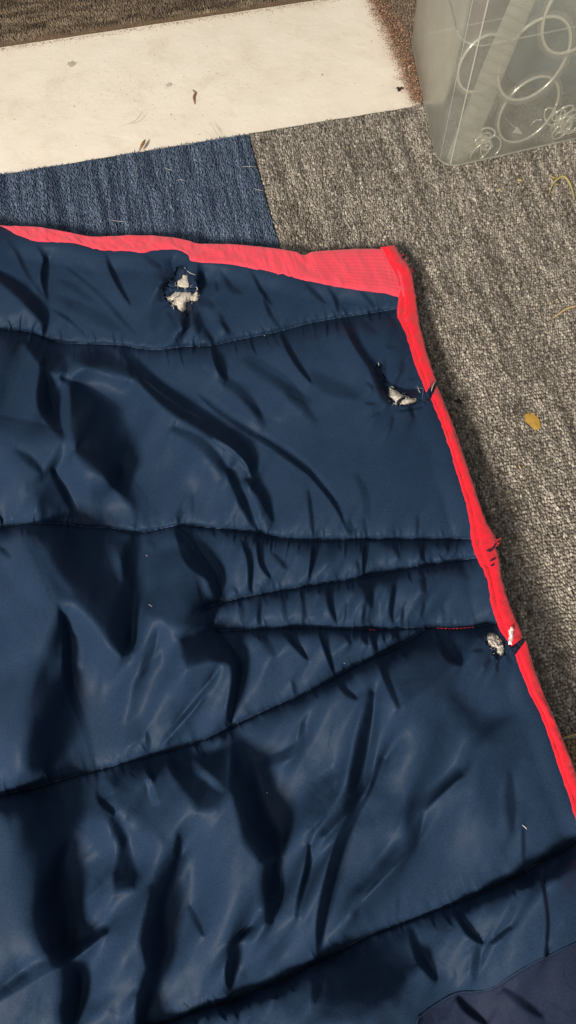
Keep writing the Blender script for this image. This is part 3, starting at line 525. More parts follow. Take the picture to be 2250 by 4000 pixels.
# --- panels between the seams
def yof(pts, x): P_ = np.asarray(pts); return np.interp(x, P_[:, 0], P_[:, 1])
yA, yB, yC, yD, yE, yH, yI = [yof(s_, Xc) for s_ in (SEAM_A, SEAM_B, SEAM_C, SEAM_D, SEAM_E, SEAM_H, SEAM_I)]
xW = np.interp(Yc, [q[1] for q in WEDGE], [q[0] for q in WEDGE]); right = Xc > xW
yE2 = np.where(Xc > 1660, yD, yE); yI = np.where(Xc < 1560, 9999, yI)
reg = np.full(Xc.shape, 7)
reg[Yc < yE2] = 6; rr = right & (Yc < yE2) & (Yc >= yB); reg[rr] = 5; reg[rr & (Yc < yD)] = 4; reg[rr & (Yc < yC)] = 3
reg[Yc < yB] = 2; reg[Yc < yA] = 1; reg[Yc > yH] = 8; reg[(Yc > yI) & (Yc > yH)] = 9
bl = empty('horse_blanket', tuple(U(1500, 2400, 0)), label='quilted navy nylon horse rug with red bound edges and torn spots lying over the carpet', cat='blanket')
LB = {1: 'narrow torn top panel under the faded tape', 2: 'wide creased panel with a torn spot at the red edge', 3: 'upper gathered strip of the wedge', 4: 'middle gathered strip of the wedge',
      5: 'lower triangular gathered panel of the wedge', 6: 'deeply folded panel at the left', 7: 'large panel below the wedge', 8: 'darker panel at the bottom', 9: 'dull purplish lining piece at the bottom right corner'}
fall = gridfaces(NY, NX).reshape(NY-1, NX-1, 4); Pf = P.reshape(-1, 3)
for r in range(1, 10):
    f = fall[(reg == r) & INc]; 
    if not len(f): continue
    ids, inv = np.unique(f, return_inverse=True)
    mesh('quilted_panel', Pf[ids], [inv.reshape(-1, 4)[:, ::1]], M_lining if r == 9 else M_navy, bl, label=LB[r])
# underside: body of the rug down to the floor, set back from the edge
Ou = cr([(x, y) for x, y in OUT], 260)
nrm = np.gradient(Ou, axis=0); nrm = np.stack([-nrm[:, 1], nrm[:, 0]], 1); nrm /= np.linalg.norm(nrm, axis=1)[:, None]
kk = np.ones(31)/31; nrm = np.stack([np.convolve(np.pad(nrm[:, q], 15, mode='edge'), kk, 'valid') for q in (0, 1)], 1)
rows = []
for off, dz in ((2, -.0005), (8, -.008), (40, -.016), (80, -.024), (105, -.05)):
    q = Ou+nrm*off; z = np.maximum(edge_z(Ou[:, 1])+dz, .0035); rows.append(U(q[:, 0], q[:, 1], z))
Vu = np.concatenate([r_[None] for r_ in rows]); mesh('underside', Vu.reshape(-1, 3), [gridfaces(len(rows), 260)[:, ::-1]], M_dark, bl)
# --- binding tapes
def binding(name, segs, mat, n, thick, label, ridge=True, wob=1.5, seed=0, flat=False):
    C = cr(segs, n); m = 16; s = np.r_[np.linspace(0, 1, m), 1.0, .92, .6]
    ins = C[:, :2]; outs = C[:, 2:]; L = np.r_[0, np.cumsum(np.linalg.norm(np.diff(U(ins[:, 0], ins[:, 1], .04)[:, :2], axis=0), axis=1))]
    V = np.zeros((n, len(s), 3)); uv = np.zeros((n, len(s), 2)); al = np.arange(n)
    Lp = L/mpx
    for k, q in enumerate(s):
        w_ = wob*(fbm(Lp/22, q*.7+0*Lp, 3, seed))*(1 if k in (0, m-1) else .6)
        px = ins[:, 0]+(outs[:, 0]-ins[:, 0])*q+w_*(1 if q > .5 else -.7); py = ins[:, 1]+(outs[:, 1]-ins[:, 1])*q+w_*.5
        zb = edge_z(py)+.001
        if k < m:
            dome = math.sin(math.pi*min(max(q, 0), 1))**.55 if not flat else min(1, q*9)**.7*(1-.35*q**3)
            z = zb+thick*dome+.0022*(0 if flat else 1)*0
            if ridge: z = z-thick*.75*math.exp(-((q-.30)/.07)**2)
            z = z+.0009*fbm(Lp/26+q*1.2, q*2.5+0*Lp, 3, seed+4)+(.0011*fbm(Lp/75-q*.8, q*1.5+0*Lp, 2, seed+8))
        else: z = zb-[.004, .008, .008][k-m]
        V[:, k] = U(px, py, z); uv[:, k, 0] = L; uv[:, k, 1] = q*.02
    return mesh(name, V.reshape(-1, 3), [gridfaces(n, len(s))[:, ::-1]], mat, bl, uv=uv.reshape(-1, 2), label=label)
binding('edge_binding', TOP, M_pink, 420, .0026, 'faded pinkish twill tape along the top edge', False, 1.6, 3, True)
binding('edge_binding', SEG1, M_red, 170, .0055, 'bright red binding at the top right corner', True, 2.0, 5)
binding('edge_binding', SEG2, M_red, 300, .0052, 'bright red binding between the two torn spots', True, 2.4, 7)
binding('edge_binding', SEG3, M_red, 380, .0055, 'bright red binding below the white tuft', True, 2.0, 9)
# --- patches: wadding, flaps
def patch(name, poly, mat, lift, puff, rad, rag=3, st=2.0, nz=.001, ns=14, seed=0, zf=None, label=None, parent=bl):
    P_ = np.asarray(poly); x = np.arange(P_[:, 0].min()-8, P_[:, 0].max()+8, st); y = np.arange(P_[:, 1].min()-8, P_[:, 1].max()+8, st); x, y = np.meshgrid(x, y)
    qx = x+rag*vn(x/7, y/7, seed)+rag*.5*vn(x/3, y/3, seed+1); qy = y+rag*vn(x/7, y/7, seed+2)
    m = inside(poly, qx, qy); d = segdist(list(poly)+[poly[0]], x, y)[0]*np.where(m, 1, 0)
    z = (zat(x, y) if zf is None else zf(x, y))+lift+puff*(1-np.exp(-d/rad))+nz*fbm(x/ns, y/ns, 4, seed+5)*np.where(m, 1, .3)
    mc = m[:-1, :-1] & m[1:, 1:] & m[1:, :-1] & m[:-1, 1:]
    f = gridfaces(*x.shape).reshape(x.shape[0]-1, x.shape[1]-1, 4)[mc]
    if not len(f): return
    ids, inv = np.unique(f, return_inverse=True); return mesh(name, U(x, y, z).reshape(-1, 3)[ids], [inv.reshape(-1, 4)], mat, parent, label=label)
for h, sd_ in zip(HOLES, (1, 2, 3)):
    c0 = np.mean(h, 0); big_ = [tuple(c0+(np.array(q)-c0)*1.15) for q in h]
    patch('inner_layer', big_, M_inner, -.0045, 0, 10, 0, 3, .0015, 18, sd_*11)
patch('wadding', Q('T1', [(590, 760), (680, 700), (700, 630), (790, 650), (812, 780), (835, 900), (700, 905), (575, 880)]), M_wad, -.0045, .0035, 6, 2, nz=.0005, seed=2)
patch('wadding', Q('T1', [(500, 1000), (640, 965), (860, 990), (900, 1030), (980, 970), (1020, 980), (1035, 1120), (940, 1180), (850, 1160), (770, 1210), (760, 1330), (680, 1430), (600, 1340), (570, 1260), (480, 1260), (500, 1150), (400, 1190), (360, 1090), (460, 1060)]), M_wad, -.0045, .0045, 8, 2, nz=.0007, seed=6)
patch('torn_flap', Q('T1', [(400, 880), (600, 900), (840, 905), (1060, 930), (1050, 975), (950, 985), (880, 1030), (840, 995), (620, 965), (480, 990), (380, 1060), (300, 980), (310, 860)]), M_navy, -.0012, .001, 8, 3, nz=.0008, seed=9)
patch('torn_flap', Q('T1', [(830, 640), (960, 720), (1040, 860), (1000, 930), (860, 900), (840, 800)]), M_navy, -.001, .001, 8, 3, nz=.001, seed=12)
patch('torn_flap', Q('T1', [(780, 1220), (900, 1190), (1020, 1160), (1010, 1330), (900, 1480), (790, 1440), (760, 1330)]), M_dark, -.002, .001, 8, 4, nz=.001, seed=13)
patch('torn_flap', Q('T1', [(330, 830), (470, 750), (560, 800), (580, 900), (450, 900), (380, 930)]), M_navy, -.003, .001, 8, 4, nz=.001, seed=15)
patch('wadding', Q('T2', [(480, 660), (570, 695), (640, 735), (750, 815), (700, 870), (640, 900), (620, 1000), (580, 990), (590, 900), (500, 830), (500, 730)]), M_wad, -.004, .004, 6, 2, nz=.0008, ns=8, seed=22)
patch('wadding', Q('T2', [(670, 950), (700, 880), (790, 850), (890, 840), (985, 890), (860, 945), (740, 965)]), M_wad, -.005, .0055, 8, 2, nz=.0010, seed=24)
patch('wadding', Q('T2', [(290, 420), (340, 420), (370, 520), (470, 600), (560, 680), (470, 660), (340, 560)]), simple('soiled_wadding', (.16, .14, .12), .95), -.006, .002, 8, 2, seed=26, nz=.001)
patch('torn_flap', Q('T2', [(640, 1020), (640, 960), (700, 975), (860, 960), (1010, 915), (1080, 900), (1090, 980), (960, 1020), (760, 1060)]), M_navy, .0012, .0012, 8, 2, seed=28, nz=.0005)
patch('wadding', Q('T3', [(410, 560), (425, 500), (480, 478), (560, 530), (620, 590), (672, 660), (692, 700), (690, 840), (640, 880), (585, 830), (590, 760), (480, 730), (425, 650)]), M_wad, -.0035, .0036, 7, 3, nz=.0012, ns=7, seed=32)
zbind = lambda x, y: edge_z(y)+.004
patch('wadding', Q('T3', [(800, 400), (840, 388), (862, 440), (850, 520), (852, 600), (830, 690), (765, 700), (760, 640), (780, 560), (765, 480)]), simple('clean_white_wadding', (.80, .70, .68), .95, var=.1), .003, .0035, 5, 2, zf=zbind, seed=35, nz=.0008, label='small bright white tuft caught on the red binding')
patch('torn_strip', Q('T3', [(760, 700), (850, 715), (985, 605), (1010, 625), (930, 740), (880, 870), (790, 880), (770, 800)]), M_lining, .002, .0022, 6, 2, zf=lambda x, y: edge_z(y)+.0005, seed=37, label='navy cloth strip crossing the red binding near the white tuft')
patch('torn_strip', Q('T2', [(1060, 900), (1100, 760), (1140, 690), (1215, 560), (1245, 575), (1195, 690), (1160, 800), (1160, 900), (1090, 950)]), M_lining, .002, .0022, 6, 2, zf=lambda x, y: edge_z(y)+.0005, seed=38, label='navy cloth strip crossing the red binding beside the upper torn spot')
# --- threads
def thread(pts, r=.00035, mat=None, lift=.0025, name='loose_thread', parent=bl, zf=zat, jag=0):
    C = cr(pts, 24); z = zf(C[:, 0], C[:, 1])+lift*np.sin(np.linspace(.3, 2.8, 24))
    V, f = tube(U(C[:, 0], C[:, 1], z), r*np.r_[np.linspace(.5, 1, 8), np.ones(8), np.linspace(1, .4, 8)]); return mesh(name, V, f, mat or M_thread, parent)
thread(Q('T1', [(730, 490), (800, 570), (860, 610), (950, 640)]), .0005, M_pale, .001); thread(Q('T1', [(600, 980), (640, 1010), (600, 1080), (530, 1100), (510, 1160), (540, 1260)]), .0005, M_thread, .003)
thread(Q('T1', [(470, 1240), (500, 1280), (510, 1340)]), .0005, M_pale, .002); thread(Q('T1', [(400, 820), (440, 860), (500, 870)]), .0004, M_thread, .002); thread(Q('T1', [(960, 880), (990, 920), (970, 960)]), .0006, M_pale, .001)
thread(Q('T2', [(920, 680), (980, 690), (1040, 690), (1050, 740), (1030, 880)]), .0007, M_thread, .002); thread(Q('T2', [(960, 660), (975, 720), (1000, 760)]), .0005, M_pale, .002); thread(Q('T2', [(1100, 760), (1160, 640), (1230, 560)]), .0006, M_thread, .004, zf=zbind)
thread(Q('T2', [(1180, 740), (1200, 660), (1260, 560)]), .0005, M_pale, .005, zf=zbind); thread(Q('T2', [(630, 1010), (640, 900), (720, 840), (800, 820)]), .0009, M_dark, .003); thread(Q('T2', [(320, 270), (330, 300), (325, 330)]), .0006, M_pale, .001)
for q in range(7): x0 = 500+rng.uniform(-20, 30); y0 = 660+q*25; thread(Q('T2', [(x0, y0), (x0+rng.uniform(10, 40), y0+rng.uniform(-10, 20)), (x0+rng.uniform(30, 70), y0+rng.uniform(0, 30))]), .00035, M_pale, .001)
thread(Q('T3', [(430, 540), (500, 520), (550, 500)]), .0004, M_thread, .002); thread(Q('T3', [(600, 720), (650, 690), (690, 670)]), .0006, M_thread, .002)
for a_ in ([(1903, 2156), (1918, 2151), (1930, 2135), (1938, 2120)], [(1897, 2154), (1908, 2150), (1920, 2150)], [(1911, 2193), (1925, 2186), (1936, 2180)], [(1915, 2210), (1924, 2208), (1931, 2202)]):
    thread(a_, .0010, M_lining, .0025, zf=zbind)
for q in range(12): x0 = 1940+rng.uniform(-6, 10); y0 = 2105+rng.uniform(0, 30); thread([(x0-10, y0+5), (x0, y0), (x0+rng.uniform(4, 12), y0+rng.uniform(-12, 6))], .0003, M_redthread, .001, zf=lambda x, y: edge_z(y)+.001)
for q in range(9): x0 = 1608+rng.uniform(-45, 2); thread([(x0-8, 1015+(x0-1570)*1.5), (x0+4, 1005+(x0-1570)*1.6), (x0+10+rng.uniform(0, 8), 1000+(x0-1570)*1.6)], .00025, M_redthread, .001, zf=lambda x, y: edge_z(y)+.001)
# wisps of fibre and cut yarn ends round each hole
wr = np.random.default_rng(5)
for h, (p, cx_, cy_, sx, sy) in zip(HOLES, (('T1', 690, 1060, 300, 240), ('T2', 680, 850, 240, 110), ('T3', 560, 680, 120, 170))):
    it = []
    for q in range(26):
        an = wr.uniform(0, 6.28); rr = wr.uniform(.3, 1); (x0, y0), = Q(p, [(cx_+sx*rr*math.cos(an), cy_+sy*rr*math.sin(an))]); a2_ = an+wr.uniform(-1.2, 1.2); l_ = wr.uniform(5, 16)
        C = cr([(x0, y0), (x0+l_*.5*math.cos(a2_), y0+l_*.5*math.sin(a2_)), (x0+l_*math.cos(a2_+.8), y0+l_*math.sin(a2_+.8))], 8); it.append(tube(U(C[:, 0], C[:, 1], zat(C[:, 0], C[:, 1])-.0015+.0012*np.sin(np.linspace(0, 3, 8))), .00022, 4))
    V, f = join(it); mesh('wadding_fibres', V, f, M_wad, bl, kind='stuff')
    it = []; n_ = len(h)
    for q in range(34):
        i_ = wr.integers(0, n_); f_ = wr.random(); e0 = np.array(h[i_]); e1_ = np.array(h[(i_+1) % n_]); b_ = e0+(e1_-e0)*f_; c_ = np.mean(h, 0)-b_; c_ = c_/np.linalg.norm(c_); l_ = wr.uniform(6, 17); sw = wr.uniform(-.7, .7); pe = np.array([-c_[1], c_[0]])
        C = cr([tuple(b_-c_*3), tuple(b_+c_*l_*.5), tuple(b_+c_*l_+pe*l_*sw)], 8); it.append(tube(U(C[:, 0], C[:, 1], zat(C[:, 0], C[:, 1])+.0002+.0012*np.sin(np.linspace(0, 2.6, 8))), np.linspace(.0005, .0002, 8), 4))
    V, f = join(it); mesh('frayed_edge', V, f, M_navy, bl, kind='stuff')
# stitch line along the red binding
M_dkred = simple('dark_red_thread', (.42, .01, .02), .7)
for sg_ in (SEG1[3:], SEG2, SEG3):
    C = cr(mid(sg_, .30), 500); L_ = np.r_[0, np.cumsum(np.hypot(*np.diff(C, axis=0).T))]; it = []
    for s0 in np.arange(4, L_[-1]-8, 11):
        t_ = s0+np.array([0, 3.2, 6.4]); a_ = np.interp(t_, L_, C[:, 0]); b_ = np.interp(t_, L_, C[:, 1]); it.append(tube(U(a_, b_, edge_z(b_)+.0022+np.array([0, .0006, 0])), .0004, 4))
    V, f = join(it); mesh('binding_stitches', V, f, M_dkred, bl, kind='stuff')
C = cr(SEAM_I, 160); V, f = tube(U(C[:, 0], C[:, 1], zat(C[:, 0], C[:, 1])+.0004), .0010, 6); mesh('piping', V, f, M_inner, bl)
# --- stitching, joined per blanket (thousands of stitches)
def stitches(pts, pitch, mat, name, r=.0005, x0=None, x1=None, kind='stuff', lift=.0012, label=None):
    C = cr(pts, 400); L = np.r_[0, np.cumsum(np.hypot(*np.diff(C, axis=0).T))]; it = []
    for s0 in np.arange(0, L[-1], pitch):
        a_ = [np.interp(s0+q*pitch*.62, L, C[:, 0]) for q in (0, .5, 1)]; b_ = [np.interp(s0+q*pitch*.62, L, C[:, 1]) for q in (0, .5, 1)]
        if x0 is not None and not (x0 < a_[0] < x1): continue
        z = zat(np.array(a_), np.array(b_))+np.array([0, lift, 0])-.0002; it.append(tube(U(np.array(a_), np.array(b_), z), r, 4))
    if it: V, f = join(it); mesh(name, V, f, mat, bl, kind=kind, label=label)
for s_, a_, sd_ in SEAMS: stitches(s_, 9, M_thread, 'seam_stitching', .0003)
stitches([(x, y+3) for x, y in SEAM_D], 15, M_redthread, 'seam_stitching', .0006, 1693, 1842, lift=.0016, label='short run of red stitches showing at the middle seam')
stitches([(x, y+3) for x, y in SEAM_D], 8, M_redthread, 'seam_stitching', .0004, 1440, 1462, lift=.0016, label='few red stitches showing at the middle seam')
for pts in ([(2040, 3222), (2052, 3232), (2058, 3240)], ): thread(pts, .0005, M_pale, .001, 'lint')
for (x0, y0) in ((580, 2360), (588, 2365), (1343, 2588), (570, 2168), (1040, 3095), (1030, 1308)): thread([(x0, y0), (x0+4, y0+3), (x0+7, y0+2)], .0003, M_pale, .0008, 'lint')

# ================================================================== CLEAR BOX
c0 = U(1705, 682, 0)[:2]; a1 = math.radians(16.4); _d = U(1590, 140, 0)[:2]-c0; a2 = math.atan2(_d[1], _d[0])
e1 = np.array([math.cos(a1), math.sin(a1)]); e2 = np.array([math.cos(a2), math.sin(a2)])
P0 = c0+e1*.03   # c0 is the virtual sharp corner on the floor
BW, BD, BH, R = .44, .30, .36, .034
def bpt(a, b): return c0+e1*a+e2*b
fp = []
for (ca, cb, s0) in ((R, R, 180), (BW-R, R, 270), (BW-R, BD-R, 0), (R, BD-R, 90)):
    for q in range(9): th = math.radians(s0+q*90/8); fp.append((ca+R*math.cos(th), cb+R*math.sin(th)))
fp = np.array(fp); cen = np.array([BW/2, BD/2])
def shell(ins, z0, z1, flare, nz, zs=None):
    rows = []
    for z in (np.linspace(z0, z1, nz) if zs is None else zs):
        inset = ins+.009*max(0, 1-(z-z0)/.010)**2 - flare*(z-z0); d = fp-cen; q = cen+d*(1-inset/np.array([BW/2, BD/2]))
        rows.append(np.array([[*bpt(a, b), z] for a, b in q]))
    return rows
zs = [.002, .004, .007, .012]+list(np.linspace(.03, BH, 12))
outer = shell(0, .002, BH, .035, 0, zs); inner = shell(.0018, .002, BH, .035, 0, [z+.0015 if i_ == 0 else z for i_, z in enumerate(zs)])
rows = outer+inner[::-1]; nr = len(rows); k = len(fp); V = np.concatenate([np.concatenate(rows), [[*bpt(BW/2, BD/2), .002]], [[*bpt(BW/2, BD/2), .0035]]])
i = np.arange(k); j = (i+1) % k
bx = empty('storage_box', (*P0, 0), label='tall clear frosted plastic box with rings and small hardware, standing on the grey carpet', cat='plastic box')
mesh('box_body', V, [gridfaces(nr, k, wrap=True)[:, ::-1], np.stack([j, i, np.full(k, nr*k)], 1), np.stack([(nr-1)*k+i, (nr-1)*k+j, np.full(k, nr*k+1)], 1)], M_box, bx)
# moulded ledge part way up the corner and rim
def loop_tube(z, out, r, m=8):
    d = fp-cen; q = cen+d*(1+(out+.035*z)/np.array([BW/2, BD/2])); P_ = np.array([[*bpt(a, b), z] for a, b in q]); P_ = np.vstack([P_, P_[:1]]); return tube(P_, r, m)
V, f = loop_tube(BH, .001, .004); mesh('rim', V, f, M_box, bx)
for q in (3, 6):  # moulded corner ridges, brightened to paint in the corner's highlight lines
    d_ = fp[q]-cen; P_ = np.array([[*bpt(*(cen+d_*(1+(.0004+.035*z_)/np.array([BW/2, BD/2])))), z_] for z_ in np.linspace(.014, BH, 30)]); V, f = tube(P_, .0004+.0007*(q == 6), 6); mesh('corner_highlight_ridge', V, f, M_highlight, bx)
V, f = loop_tube(.205, .0005, .0011); mesh('moulded_ledge', V, f, M_box, bx)
V, f = loop_tube(.0055, -.004, .0014); mesh('moulded_ledge', V, f, M_highlight, bx)
# front wall plane: things lean just behind it
n_in = np.array([-e1[1], e1[0]])
def onwall(px, py, depth):
    x = (px-1125)/F; y = -(py-2000)/F; d = np.array([x, y*math.cos(TILT)+math.sin(TILT), y*math.sin(TILT)-math.cos(TILT)])
    # plane through base line, leaning outward by the flare: outward offset = .035*z
    n3 = np.array([n_in[0], n_in[1], .035]); p0 = np.array([*(c0+n_in*(.0035+depth)), 0.]); o = np.array([0, 0, HC])
    return o+d*(np.dot(p0-o, n3)/np.dot(d, n3))
def wallring(cx_, cy_, rx, depth, r, name, mat, parent=None, ry=None, tilt=0, lean=0, **kw):
    c_ = onwall(cx_, cy_, depth); rr_ = np.linalg.norm(onwall(cx_+rx, cy_, depth)-c_); h = np.array([*e1, 0.]); up = np.array([0, 0, 1.])+np.array([*n_in, 0])*lean; up /= np.linalg.norm(up)
    th = np.linspace(0, 2*math.pi, 65); ct, st_ = math.cos(tilt), math.sin(tilt)
    P_ = c_+rr_*(np.cos(th)[:, None]*(h*ct+up*st_)+(ry or 1)*np.sin(th)[:, None]*(up*ct-h*st_))
    V, f = tube(P_, r, 8); return mesh(name, V, f, mat, parent, **kw)
def ringthing(cx_, cy_, rx, depth, label, ry=1.15, lean=.05, r=.0021):
    c_ = onwall(cx_, cy_, depth); e_ = empty('large_ring', tuple(c_), label=label, cat='ring', group='large rings inside the clear box')
    wallring(cx_, cy_, rx, depth, r, 'ring', M_metal, e_, ry, lean=lean)
    wallring(cx_, cy_, rx*1.06, depth+.004, .0040, 'plastic_sleeve', M_clear, e_, ry, lean=lean)
ringthing(2086, 235, 118, .010, 'middle large ring in the clear box, overlapping the ring below it')
ringthing(2063, 432, 98, .018, 'lowest large ring in the clear box, above the box foot')
ringthing(2262, 40, 120, .012, 'large ring cut by the top right corner of the photo')
ringthing(1885, 250, 84, .035, 'large ring half hidden behind the ribbed strip in the box')
for grp, (cx_, cy_, sx, sy, n), lab in (('small rings heaped in the box corner', (1868, 560, 56, 50, 22), 'small shiny ring in the heap at the left corner of the box'), ('small rings heaped at the right', (2205, 500, 52, 60, 24), 'small shiny ring in the heap at the right side of the box')):
    for q in range(n):
        wallring(cx_+rng.normal(0, sx*.55), cy_+rng.normal(0, sy*.5), rng.uniform(18, 40), rng.uniform(.006, .028), .0014, 'small_ring', M_metal, None, rng.uniform(.45, 1), rng.uniform(0, 3), rng.uniform(-.4, .4), label=lab, cat='ring', group=grp)
# ribbed strip leaning inside
A_ = [(1785, 640), (1830, 520), (1880, 400), (1930, 270), (1985, 140), (2040, 10), (2075, -80)]
C = cr(A_, 170); V = []
nrm2 = np.gradient(C, axis=0); nrm2 = np.stack([nrm2[:, 1], -nrm2[:, 0]], 1); nrm2 /= np.linalg.norm(nrm2, axis=1)[:, None]
for q in range(len(C)):
    for sgn in (-1, -.8, -.4, 0, .4, .8, 1):
        pp = C[q]-nrm2[q]*sgn*44; dep = .008+.0025*(sgn*sgn)-.0055*max(0, math.sin(q*.62))**2; V.append(onwall(pp[0], pp[1], dep))
V = np.array(V); Vb = V+np.array([*n_in, 0])*.0015; G1 = gridfaces(len(C), 7); off = len(V)
rim_i = list(range(0, off, 7)); 
mesh('ribbed_strip', np.vstack([V, Vb]), [G1, G1[:, ::-1]+off], M_strip, None, label='translucent ribbed plastic strip leaning inside the clear box', cat='plastic strip')
# bags of blue grey plastic behind the rings
def lump(name, pa, pb, h, mat, label, seed):
    (a0, a1_), (b0, b1) = pa, pb; n = 40; V = []
    for i_ in range(n):
        for j_ in range(24):
            th = i_/n*2*math.pi; ph = j_/23*math.pi/2; rr = math.cos(ph)**.5*(1+.10*float(fbm(math.cos(th)*2+3, math.sin(th)*2+ph*2, 3, seed)))
            V.append([*bpt((a0+a1_)/2+(a1_-a0)/2*rr*np.sign(math.cos(th))*abs(math.cos(th))**.5, (b0+b1)/2+(b1-b0)/2*rr*np.sign(math.sin(th))*abs(math.sin(th))**.5), .005+h*math.sin(ph)**.8*(1+.12*float(vn(th*2, ph*3, seed)))])
    return mesh(name, V, [gridfaces(n, 24)[:, ::-1], np.array([[(n-1)*24+q, (n-1)*24+q+1, q+1, q] for q in range(23)])[:, ::-1]], mat, None, label=label, cat='plastic bag')
lump('plastic_bag', (.15, .40), (.10, .27), .30, M_bag, 'dark blue grey plastic bag standing behind the rings in the clear box', 3)
# little white tag on a hook
tg0 = [onwall(x, y, .008) for x, y in Q('B1', [(1030, 885), (1060, 845), (1092, 893)])]; tb_ = [p_+np.array([*n_in, 0])*.001 for p_ in tg0]
tge = empty('hook_tag', tuple(tg0[0]), label='tiny white triangular tag on a wire hook inside the lowest large ring', cat='tag')
mesh('tag', np.array(tg0+tb_), [np.array([[0, 1, 2], [5, 4, 3]]), np.array([[0, 3, 4, 1], [1, 4, 5, 2], [2, 5, 3, 0]])], M_tagw, tge, False)
V, f = tube(np.array([onwall(x, y, .009) for x, y in Q('B1', [(985, 790), (1010, 820), (1050, 855)])]), .0006, 6); mesh('wire', V, f, M_metal, tge)
V, f = tube(np.array([onwall(x, y, .009) for x, y in Q('B1', [(1135, 880), (1150, 830), (1180, 800), (1215, 798)])]), .0008, 6); mesh('wire', V, f, M_metal, tge)

# ================================================================== LITTER ON THE FLOOR
zc = lambda x, y: np.full(np.shape(x), .0032)
def litter(name, pts, r, mat, label, cat, lift=.002, group=None, flat=.5, zf=zc):
    C = cr(pts, 24); z = zf(C[:, 0], C[:, 1])+lift*np.sin(np.linspace(.2, 2.9, 24)); Pc = U(C[:, 0], C[:, 1], z)
    V, f = tube(Pc, r*np.r_[np.linspace(.35, 1, 8), 1+.2*rng.random(8), np.linspace(1, .3, 8)], 6); V[:, 2] = (V[:, 2]-z.mean())*1+z.mean()
    return mesh(name, V, f, mat, None, label=label, cat=cat, group=group)
# amber flake: thin curled chip
fp_ = Q('e5', [(1117, 445), (1125, 430), (1150, 425), (1185, 430), (1215, 455), (1226, 490), (1228, 520), (1195, 533), (1175, 520), (1150, 495), (1130, 480)])
fe = empty('amber_flake', tuple(U(*fp_[5], .004)), label='flat amber brown flake on the grey carpet right of the rug', cat='flake')
patch('flake', fp_, M_gold, 0, .0008, 10, 0, 1.5, .0003, 20, 3, lambda x, y: .0038+.00003*(x-2080)+0*y, parent=fe)
patch('flake_edge', Q('e5', [(1160, 421), (1190, 426), (1197, 437), (1165, 430)]), M_straw, 0, .0004, 4, 0, 1.5, 0, 20, 3, lambda x, y: .0050+0*y, parent=fe)
litter('green_stalk', Q('F', [(480, 530), (510, 440), (560, 390), (600, 375), (640, 420), (665, 480), (685, 560)]), .0016, M_green, 'curled yellow green stalk on the carpet near the right edge', 'stalk', .006)
litter('green_stalk', Q('F', [(490, 360), (520, 385), (560, 385)]), .0009, M_green, 'short yellow green stalk piece beside the curled stalk', 'stalk')
litter('green_stalk', Q('F', [(535, 445), (545, 435), (565, 440)]), .0009, M_green, 'tiny yellow green bit below the curled stalk', 'stalk')
litter('straw', Q('F', [(500, 1480), (560, 1440), (620, 1400), (700, 1375), (760, 1350)]), .0013, M_straw, 'long pale straw at the right edge above the amber flake', 'straw', .003)
litter('straw', Q('F', [(235, 408), (260, 403), (282, 410)]), .0012, M_straw, 'short straw bit on the carpet just below the clear box', 'straw')
litter('straw', Q('F', [(88, 490), (100, 478), (122, 474)]), .0012, M_straw, 'bent straw bit left of the short straw below the box', 'straw')
litter('straw', Q('F', [(495, 1345), (499, 1370)]), .0012, M_straw, 'tiny upright straw bit above the long straw', 'straw')
litter('straw', Q('F', [(545, 1320), (550, 1336)]), .0011, M_straw, 'tiny golden bit right of the upright straw bit', 'straw')
litter('straw', Q('e5', [(1088, 745), (1095, 765), (1108, 780)]), .0010, M_straw, 'pale straw bit in the rug shadow below the amber flake', 'straw')
litter('straw', [(2170, 2895), (2205, 2882), (2250, 2868), (2300, 2850)], .0010, M_straw, 'straw lying on the seam between grey and tan tiles', 'straw')
litter('lint_fibre', Q('F', [(110, 835), (150, 810), (195, 785)]), .0004, M_hair, 'fine pale fibre on grey carpet below the clear box', 'fibre')
litter('lint_fibre', Q('F', [(130, 408), (180, 395), (225, 380)]), .0004, M_hair, 'fine fibre beside the short straw under the box', 'fibre')
zfl = lambda x, y: np.full(np.shape(x), FZ+.001)
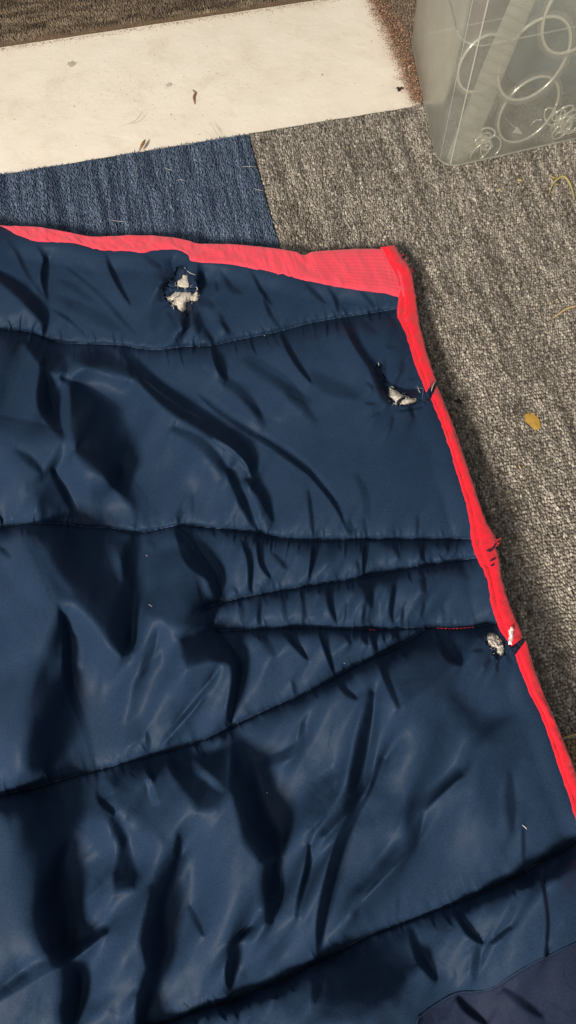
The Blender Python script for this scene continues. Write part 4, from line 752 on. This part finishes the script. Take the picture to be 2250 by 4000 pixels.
litter('wood_sliver', [(545, 585), (556, 565), (568, 545)], .0022, M_wood, 'brown wood sliver on cream floor at the edge of the blue tile', 'sliver', zf=lambda x, y: np.full(np.shape(x), .001))
litter('leaf_crumb', Q('a', [(484, 226), (491, 234), (487, 244), (490, 262)]), .0013, M_wood, 'small curly brown crumb in the middle of the cream floor', 'crumb', zf=zfl)
for nm, (x, y, s), lab, mt in (('dark_crumb', (1561, 347, 15), 'blackish crumb on the cream floor beside the torn tile edge', M_dkcrumb), ('smudge', (280, 250, 17), 'greenish grey smudge at the upper left of the cream floor', simple('smudge', (.45, .42, .33), .9)), ('smudge', (660, 330, 13), 'grey smudge near the brown crumb on the cream floor', simple('smudge_two', (.52, .47, .38), .9)), ('smudge', (1258, 293, 8), 'small grey dot at the right of the cream floor', simple('smudge_three', (.30, .27, .22), .9)), ('brown_crumb', (1790, 1567, 15), 'dark brown crumb on carpet in the rug shadow', M_dkcrumb)):
    pl = [(x+s*math.cos(q)*(1+.3*math.sin(3*q+x)), y+s*.7*math.sin(q)) for q in np.linspace(0, 6.28, 14)[:-1]]; hz = FZ+.0004 if y < 500 else .003
    e_ = empty(nm, tuple(U(x, y, hz)), label=lab, cat='crumb' if 'crumb' in nm else 'smudge')
    patch('piece', pl, mt, 0, .0022 if 'smudge' not in nm else .0003, 6, 5, 1.5, .0006 if 'smudge' not in nm else .0001, 8, int(x), lambda a_, b_, hz=hz: hz+0*a_, parent=e_)
HR = [[(528, 690), (533, 660), (537, 630)], [(700, 560), (730, 565), (760, 560)], [(640, 655), (660, 662), (680, 665)], [(940, 652), (970, 650), (1000, 652)], [(690, 705), (710, 702), (725, 708)], [(480, 490), (530, 470), (560, 430)], [(820, 480), (840, 510), (852, 530)], [(990, 735), (1010, 742), (1030, 745)], [(420, 855), (450, 862), (500, 868)]]
for h in HR: litter('hair', h, .00035, M_hair, 'short pale hair lying on the blue tile and cream floor', 'hair', .001, 'pale hairs on the blue tile and cream floor', zf=lambda x, y: np.full(np.shape(x), .0035))
print('TRIS', sum(len(o.data.polygons)*2 for o in S.objects if o.type == 'MESH'))
